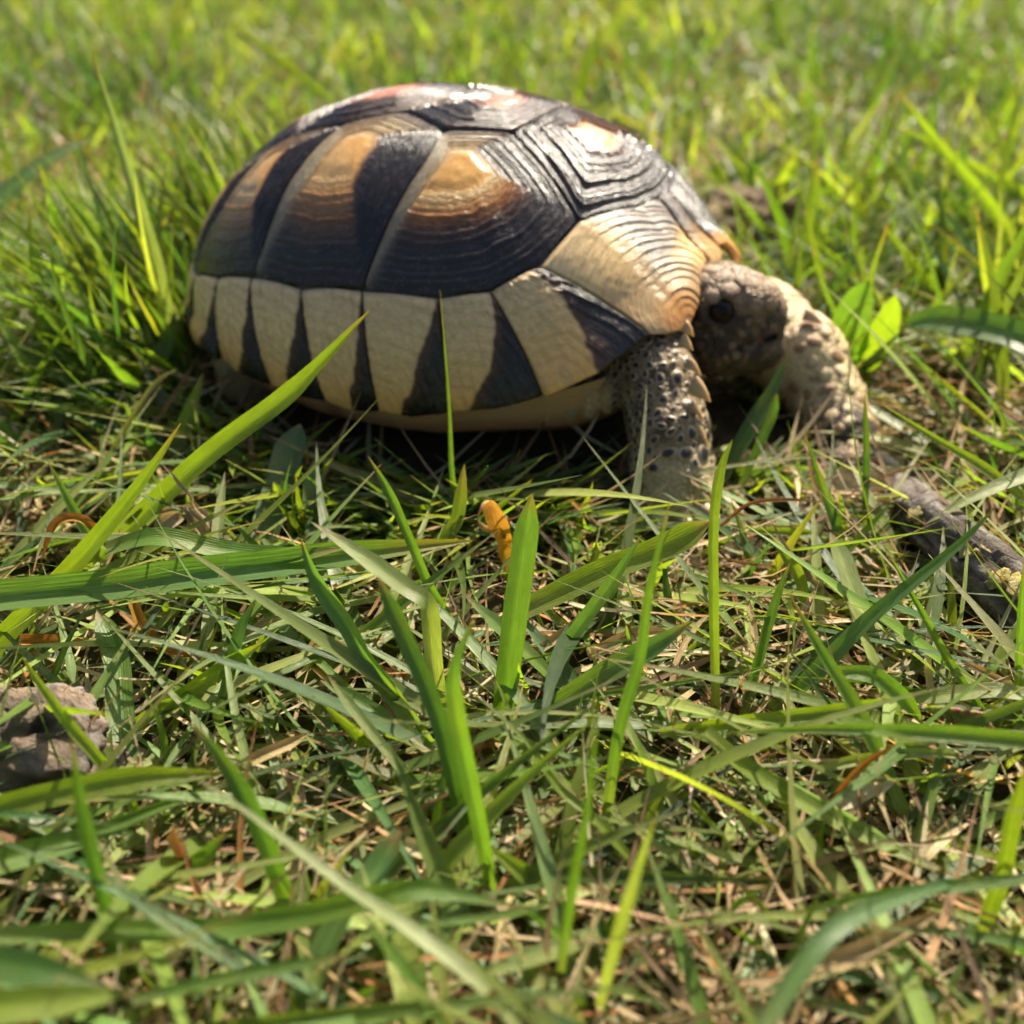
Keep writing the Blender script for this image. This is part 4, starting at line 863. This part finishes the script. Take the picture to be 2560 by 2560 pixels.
 ('slim upright blade leaning right above the arching blade', [(2405,790),(2450,690),(2492,590)], 24, 'g', dict(up=.9, lay=.1, tip=.5, group=GR)),
 ('long bright blade leaning over from the upper right edge', [(2600,700),(2480,520),(2330,340),(2250,230)], 34, 'y', dict(up=.7, lay=.1, tip=.6, group=GR)),
 ('upright bright blade rising left of the tall pale blade', [(150,1000),(110,820),(85,640),(72,520)], 34, 'y', dict(up=.85, lay=.1, tip=.5, group=GR)),
 ('short wide blade leaning against the rear of the shell', [(330,1010),(370,930),(420,860),(440,780)], 40, 'g', dict(up=.9, lay=.1, tip=.4, group=GR)),
 # behind and left of the shell
 ('tall pale grey-green blade standing at the rear of the shell', [(450,960),(425,850),(397,689),(344,503),(285,305),(225,119)], 40, (.20, .25, .15), dict(up=.9, z0=.0, lay=.6, tip=.55, group=GR)),
 ('bright upright blade behind the far foreleg', [(2015,720),(2025,600),(2042,384)], 46, 'y', dict(up=.9, lay=.0, tip=.35, group=GR)),
 ('slanting blurred yellow-green blade behind the top of the shell', [(870,300),(821,252),(700,150),(540,30)], 18, 'y', dict(up=.6, lay=.2, tip=.5, z0=.012, group=GR)),
 ('broad blade drooping to the right edge behind the head', [(2640,540),(2560,490),(2400,400),(2240,310)], 40, 'y', dict(up=.5, z0=.012, lay=.2, tip=.6, group=GR)),
 ('yellow blurred blade upright behind the shell', [(1440,260),(1470,160),(1500,70)], 34, 'y', dict(up=.9, z0=.004, lay=.0, tip=.4, group=GR)),
 ('dark blade entering from the left edge beside the tall pale blade', [(-60,560),(0,500),(120,400),(240,345)], 40, 'd', dict(up=.7, z0=.02, lay=.3, tip=.6, group=GR)),
 ('wide bright blade bending at the left edge near the shell rear', [(330,880),(270,740),(180,670),(60,660),(-60,680)], 60, 'g', dict(up=.2, lay=.5, tip=.5, group=GR)),
 ('slender dark blade leaning left behind the tall pale blade', [(330,950),(200,800),(120,690),(60,540)], 26, 'g', dict(up=.8, lay=.2, tip=.5, group=GR)),
]
for lb, pts, w, col, kw in HB: hero(lb, pts, w, col, **kw)

DS = 'dry stalks in the litter'
def dry(label, pts, w, col='t', **k):
    return hero(label, pts, w, col, name='dry_stalk', cat='dry stalk', group=DS, mat=M_DRY, fold=k.pop('fold', .35), tipc=PAL[col] if isinstance(col, str) else col, **k)
dry('orange dry stalk curving down under the thick ribbed stem', [(330,1500),(370,1590),(440,1630),(560,1640)], 26, 'o', zt=.006, z0=.008)
dry('crumpled pale dry blade under the pointed dull blade', [(490,1655),(590,1610),(660,1560),(730,1535)], 22, 't', zt=.007, z0=.004)
dry('bent tan straw arching left of the folded dark blade', [(930,1650),(830,1606),(790,1605),(750,1660)], 16, 't', zt=.004, z0=.006)
dry('reddish dry blade looped at the left beside the pale narrow blade', [(280,1370),(210,1300),(140,1310),(105,1400)], 20, 'o', zt=.010, z0=.008)
dry('flat orange dry blade at the left edge above the stone', [(40,1600),(130,1605),(240,1612)], 28, 'o', zt=.006, z0=.005)
dry('long tan straw reaching right from the near claws', [(1800,1315),(1870,1262),(1950,1250),(2060,1255)], 10, 'r', zt=.014, z0=.010)
dry('broken tan stalk lying right of the tall straight blade', [(1330,1640),(1440,1560),(1470,1530)], 26, 't', zt=.008, z0=.004)
dry('wide dry leaf scrap in the middle litter', [(1470,1640),(1580,1590),(1680,1580)], 34, 't', zt=.006, z0=.004)
dry('thin curved straw at the right of the upright bright blade', [(1670,1810),(1690,1660),(1740,1570),(1775,1535)], 12, 't', zt=.008, z0=.003)
dry('pale split straw beside the dark slim blade', [(1860,1760),(1885,1640),(1880,1560),(1865,1480)], 20, 't', zt=.010, z0=.003)
dry('tan pointed straw lying at the right edge', [(2570,1740),(2480,1690),(2405,1650)], 18, 't', zt=.006, z0=.006)
dry('yellow straw leaning in the lower right', [(2070,2010),(2150,1920),(2240,1860)], 14, 'o', zt=.014, z0=.004)
dry('brown twig-like straw leaning at the bottom centre', [(1140,2580),(1210,2510),(1290,2440)], 26, 'r', zt=.016, z0=.012)
dry('jointed pale stem left of the striped shadow in the lower left', [(560,1940),(640,1895),(720,1860),(770,1835)], 30, 't', zt=.006, z0=.006)
dry('curved tan straw below the torn-tipped blade', [(1195,1940),(1240,1985),(1330,2010),(1450,1985)], 18, 't', zt=.006, z0=.005)
dry('short red-brown straw pointing up in the lower left', [(480,2170),(450,2110),(435,2065)], 20, 'r', zt=.012, z0=.004)
dry('long dry tan leaf near the bottom right corner', [(1980,2420),(2120,2390),(2250,2330),(2350,2280)], 52, 't', zt=.010, z0=.006, tip=.4)
dry('pale papery leaf scrap at the lower right', [(2090,2020),(2160,1980),(2240,1950)], 46, (.62,.55,.40), zt=.006, z0=.004, tip=.3)
dry('pale folded leaf scrap left of the bluish strap blade', [(1010,2110),(1080,2140),(1150,2180)], 40, (.55,.48,.28), zt=.005, z0=.005, tip=.3)

# ------------------------------------------------------------------ curled dry leaf in mid picture
def ribbon_obj(name, parent, base, P, Wd, c0, c1, ups, curl=0., mat=None, N=22):
    c = spline(P, N); t = np.linspace(0, 1, N); tg = np.gradient(c, axis=0); tg /= np.linalg.norm(tg, axis=1, keepdims=True)
    nr = np.tile(np.array(ups, float), (N, 1)); nr -= tg * (nr * tg).sum(1, keepdims=True); nr /= np.linalg.norm(nr, axis=1, keepdims=True)
    sd = np.cross(tg, nr); a = curl * t; sd, nr = sd * np.cos(a)[:, None] + nr * np.sin(a)[:, None], nr * np.cos(a)[:, None] - sd * np.sin(a)[:, None]
    wm = np.interp(t, np.linspace(0, 1, len(Wd)), Wd); K = np.linspace(-1, 1, 7)
    V = c[:, None] + sd[:, None] * (K[None, :, None] * wm[:, None, None] / 2) + nr[:, None] * ((np.abs(K) ** 1.5 * .3)[None, :, None] * wm[:, None, None]) 
    V = V + .00025 * np.stack([vnoise(V * 500, k) for k in range(3)], -1)
    cc = np.repeat(mixc(c0, c1, t)[:, None], 7, 1); uv = np.stack([np.broadcast_to(K * .5 + .5, (N, 7)), np.broadcast_to((t * 4)[:, None], (N, 7))], -1)
    o = obj(name, make_mesh(name, V.reshape(-1, 3) - base, grid_faces(N, 7), mat or M_DRY, cc.reshape(-1, 3), uv.reshape(-1, 2)), parent)
    return o
Y0 = .1465
cb = at_y(1275, 1450, Y0)
cl = bpy.data.objects.new('curled_leaf', None); COL.objects.link(cl); cl.location = cb; tag(cl, 'curled orange and yellow dry leaf standing in the shade before the shell', 'dry leaf')
ribbon_obj('stalk', cl, cb, [cb, at_y(1272, 1410, Y0), at_y(1262, 1360, Y0)], (.0012, .0020, .0024), (.36, .32, .06), (.75, .44, .03), (0, -1, .3))
ribbon_obj('leaf_blade', cl, cb, [at_y(1262, 1362, Y0), at_y(1255, 1330, Y0), at_y(1240, 1290, Y0 - .001), at_y(1222, 1255, Y0 - .001), at_y(1205, 1262, Y0 - .003), at_y(1192, 1296, Y0 - .004)], (.0020, .0028, .0030, .0026, .0024, .0006), (.85, .46, .02), (.66, .40, .15), (.35, -1, .3), 1.1)
ribbon_obj('torn_strip', cl, cb, [at_y(1245, 1325, Y0), at_y(1215, 1318, Y0 - .001), at_y(1195, 1300, Y0)], (.0014, .0012, .0005), (.62, .46, .22), (.55, .4, .2), (.1, -1, .6), .8)
ribbon_obj('torn_strip', cl, cb, [at_y(1255, 1345, Y0), at_y(1268, 1310, Y0 + .001), at_y(1284, 1298, Y0)], (.0012, .0014, .0004), (.35, .16, .05), (.5, .32, .15), (-.1, -1, .6), .8)

# crumpled straw tuft at the left and another in the middle foreground
def tuft(label, cpx, yy, fibres, colr):
    b = at_y(cpx[0], cpx[1], yy); r = bpy.data.objects.new('straw_tuft', None); COL.objects.link(r); r.location = b; tag(r, label, 'straw tuft')
    for pts, w in fibres:
        P = [at_y(x, y, yy + d) for x, y, d in pts]; c = np.array(colr) * random.uniform(.7, 1.15); ribbon_obj('fibre', r, b, P, (w * .6, w, w, w * .2), c, c * .85, (.2, -1, .6), random.uniform(-1, 1), N=14)
tuft('crumpled pale straw tuft behind the glowing diagonal blade', (470, 1270), .150, [
    ([(470,1268,0),(505,1300,-.002),(520,1345,-.004),(552,1378,-.005)], .0012), ([(462,1272,0),(500,1330,-.002),(512,1362,-.003)], .0011), ([(485,1260,0),(515,1290,-.002),(530,1340,-.004)], .0010),
    ([(470,1270,0),(430,1272,0),(390,1285,0)], .0009), ([(455,1290,0),(425,1310,-.001),(410,1340,-.002)], .0022), ([(450,1285,0),(405,1300,0),(385,1325,-.002)], .0018), ([(480,1262,0),(470,1235,0),(400,1155,.002)], .0007),
    ([(500,1295,-.001),(560,1350,-.003),(620,1400,-.004)], .0005), ([(470,1275,0),(480,1310,-.001),(470,1345,-.002)], .0016), ([(360,1262,0),(340,1275,0),(325,1300,-.001)], .0015)], (.50, .41, .24))
tuft('brown crumpled dry leaf right of the tall foreground pair', (1215, 1850), .1090, [
    ([(1275,1950,.0),(1245,1900,0),(1215,1850,0),(1205,1835,-.001)], .0032), ([(1205,1838,0),(1225,1830,-.001),(1245,1855,-.002)], .0026), ([(1240,1880,0),(1265,1865,0),(1280,1880,-.001)], .0012),
    ([(1255,1925,0),(1290,1935,0),(1310,1930,0)], .0013), ([(1210,1850,0),(1195,1870,0),(1205,1900,0)], .0018)], (.40, .20, .07))

# ------------------------------------------------------------------ pair of rounded leaves by the far foreleg
def rounded_leaf(parent, base, px_, w, col):
    P = [at_y(x, y, yy) for x, y, yy in px_]; N = 24; c = spline(P, N); t = np.linspace(0, 1, N); tg = np.gradient(c, axis=0); tg /= np.linalg.norm(tg, axis=1, keepdims=True)
    nr = np.tile(np.array([-.25, -1, .35]), (N, 1)); nr -= tg * (nr * tg).sum(1, keepdims=True); nr /= np.linalg.norm(nr, axis=1, keepdims=True); sd = np.cross(tg, nr)
    wm = w * np.clip(np.sin(np.pi * (t * .86 + .12)) ** .55, .12, 1) * np.sqrt(np.clip((1 - t) / .12, .02, 1)); wm *= smooth(-.12, .35, t) * .9 + .1; K = np.linspace(-1, 1, 9)
    V = c[:, None] + sd[:, None] * (K[None, :, None] * wm[:, None, None] / 2) + nr[:, None] * ((np.abs(K) ** 1.4 * .14)[None, :, None] * wm[:, None, None])
    cc = np.tile(np.array(PAL[col]) * 1.1, (N * 9, 1)); uv = np.stack([np.broadcast_to(K * .5 + .5, (N, 9)) * 1.3, np.broadcast_to((t * 3)[:, None], (N, 9))], -1)
    return obj('leaf', make_mesh('leaf', V.reshape(-1, 3) - base, grid_faces(N, 9), M_BLADE, cc.reshape(-1, 3), uv.reshape(-1, 2)), parent)
b = at_y(2130, 1000, .220); b[2] = .004
pl = bpy.data.objects.new('seedling', None); COL.objects.link(pl); pl.location = b; tag(pl, 'broad two-leaved seedling with rounded leaves beside the far foreleg', 'seedling')
rounded_leaf(pl, b, [(2125,935,.220),(2120,860,.220),(2135,780,.221),(2172,700,.222)], .0085, 'g')
rounded_leaf(pl, b, [(2160,950,.219),(2180,880,.218),(2215,810,.217),(2240,735,.216)], .0060, 'y')
ribbon_obj('stem', pl, b, [b, at_y(2138, 960, .2195), at_y(2128, 925, .220)], (.0022, .0024, .0026), PAL['g'], PAL['g'], (0, -1, .2), mat=M_BLADE)
ribbon_obj('stem', pl, b, [b + .0002, at_y(2150, 975, .2193), at_y(2163, 940, .219)], (.0020, .0022, .0022), PAL['g'], PAL['y'], (0, -1, .2), mat=M_BLADE)

# ------------------------------------------------------------------ lichen stick at the right
SP_ = [at_z(2235, 1215, -.001), at_z(2275, 1265, .002), at_z(2330, 1320, .006), at_z(2460, 1430, .006), at_z(2600, 1545, .006), at_z(2720, 1640, .006)]
N, Mq = 110, 40; c = spline(SP_, N); t = np.linspace(0, 1, N); tg = np.gradient(c, axis=0); tg /= np.linalg.norm(tg, axis=1, keepdims=True)
s1 = np.cross(tg, (0, 0, 1.)); s1 /= np.linalg.norm(s1, axis=1, keepdims=True); s2 = np.cross(s1, tg); an = np.linspace(0, 2 * np.pi, Mq, endpoint=False)
q = np.stack([np.broadcast_to(np.cos(an) * 2.2, (N, Mq)), np.broadcast_to(np.sin(an) * 2.2, (N, Mq)), np.broadcast_to((t * 9)[:, None], (N, Mq))], -1)
fis = fbm(q * np.array([2.2, 2.2, 1.0]), 4, 71); lump = fbm(q * .6, 2, 72)
rad = .0044 * (np.interp(t, [0, .05, .2, .8, .96, 1], [.3, .75, 1, 1.1, .95, .02]))[:, None] * (1 + .20 * lump + .16 * -np.abs(fis) + .10 * (np.floor((fis + 1) * 3) / 3 - .3))
V = c[:, None] + (s1[:, None] * np.cos(an)[None, :, None] + s2[:, None] * np.sin(an)[None, :, None]) * rad[..., None]
bc_ = mixc((.085, .07, .058), (.24, .215, .185), smooth(-.5, .6, fis)); bc_ = mixc(bc_, (.055, .045, .038), smooth(-.35, -.75, fis))
sb_ = c[N // 2]; stick = bpy.data.objects.new('stick', None); COL.objects.link(stick); stick.location = sb_; tag(stick, 'grey bark-covered stick with yellow lichen lying in the grass by the far foot', 'stick')
obj('bark', make_mesh('bark', V.reshape(-1, 3) - sb_, grid_faces(N, Mq, True), M_BARK, bc_.reshape(-1, 3)), stick)
for (px_, py_, k) in ((2296, 1276, .0030), (2318, 1290, .0022), (2432, 1372, .0030), (2460, 1385, .0026), (2500, 1450, .0030), (2530, 1462, .0024), (2480, 1365, .0020), (2555, 1480, .0028)):
    p0 = at_z(px_, py_, .0095); i = np.argmin(((V - p0) ** 2).sum(-1)); p0 = V.reshape(-1, 3)[i]; cdir = p0 - c[i // Mq]; cdir /= np.linalg.norm(cdir)
    lv, lf = uv_sphere(9, 14); d = 1 + .55 * fbm(lv * 2.4, 3, int(px_)); fl = lv * d[:, None] * k * .60; fl = fl - cdir * ((fl @ cdir) * .86)[:, None]
    lc = mixc((.30, .24, .05), (.40, .37, .19), smooth(-.6, .6, fbm(lv * 4, 2, 5))); obj('lichen', make_mesh('lichen', fl + p0 - sb_, lf, M_LICHEN, lc), stick)

# ------------------------------------------------------------------ rough stone at the left edge
sv2, sf2 = uv_sphere(90, 130)
cs = at_z(70, 1850, .0052); dsp = 1 + .22 * fbm(sv2 * 1.2, 2, 81) + .26 * (.5 - np.abs(fbm(sv2 * 1.7, 3, 82))) - .20 * smooth(.30, .55, fbm(sv2 * 2.3, 3, 83)) + .015 * fbm(sv2 * 9, 3, 84)
stv = sv2 * dsp[:, None] * np.array([.0098, .0078, .0072]) + cs
f3 = fbm(sv2 * 3.5, 4, 82); stc = mixc((.22, .165, .115), (.12, .095, .072), smooth(-.4, .5, fbm(sv2 * 2, 3, 86))); stc = mixc(stc, (.055, .045, .038), smooth(.25, .55, fbm(sv2 * 2.3, 3, 83)) * .8); stc = mixc(stc, (.24, .22, .20), smooth(.3, .8, f3) * .5)
tag(obj('stone', make_mesh('stone', stv - cs, sf2, M_STONE, stc), None, cs), 'rough pitted grey-brown stone lying at the left edge', 'stone')
cs3 = at_z(1850, 560, .004); d3 = 1 + .3 * fbm(sv2 * 1.6, 4, 95)
tag(obj('soil_clod', make_mesh('soil_clod', sv2 * d3[:, None] * np.array([.020, .016, .010]), sf2, M_STONE, mixc((.13, .09, .055), (.22, .17, .09), smooth(-.3, .6, fbm(sv2 * 5, 3, 96)))), None, cs3), 'brown crumbly clod of earth in the grass behind the head', 'clod')
cs2 = at_z(255, 1905, .0022); d2 = 1 + .28 * fbm(sv2 * 1.5, 3, 91); stv2 = sv2 * d2[:, None] * np.array([.0034, .0030, .0030])
tag(obj('pebble', make_mesh('pebble', stv2, sf2, M_STONE, stc), None, cs2), 'small dark lump beside the rough stone', 'pebble')

# ------------------------------------------------------------------ grass seed head
shb = at_z(2310, 1770, .009); she = at_z(2465, 1795, .010)
sh = bpy.data.objects.new('seed_head', None); COL.objects.link(sh); sh.location = shb; tag(sh, 'small purple and green grass seed head lying above the right-edge blade', 'seed head')
ribbon_obj('stem', sh, shb, [shb, (shb + she) / 2 + np.array([0, 0, .0004]), she], (.0005, .0005, .0003), (.2, .25, .06), (.25, .22, .08), (0, -1, .5), mat=M_BLADE)
for i in range(12):
    t = i / 11; p = shb + (she - shb) * (.12 + .86 * t); sgn = 1 if i % 2 else -1; dr = (she - shb) / np.linalg.norm(she - shb); dv = dr * .75 + np.array([0, -.25, .55 * sgn]); dv /= np.linalg.norm(dv)
    lv, lf = uv_sphere(8, 8); l2 = lv * np.array([.00045, .00045, .0012]); a1 = np.cross(dv, (0, 1, 0)); a1 /= np.linalg.norm(a1); a2 = np.cross(dv, a1)
    vv = p + dv * .0009 + np.outer(l2[:, 0], a1) + np.outer(l2[:, 1], a2) + np.outer(l2[:, 2], dv); cc = mixc((.20, .26, .06), (.28, .07, .10), smooth(0, .9, lv[:, 2]))
    obj('spikelet', make_mesh('spikelet', vv - shb, lf, M_CLAW, cc), sh)
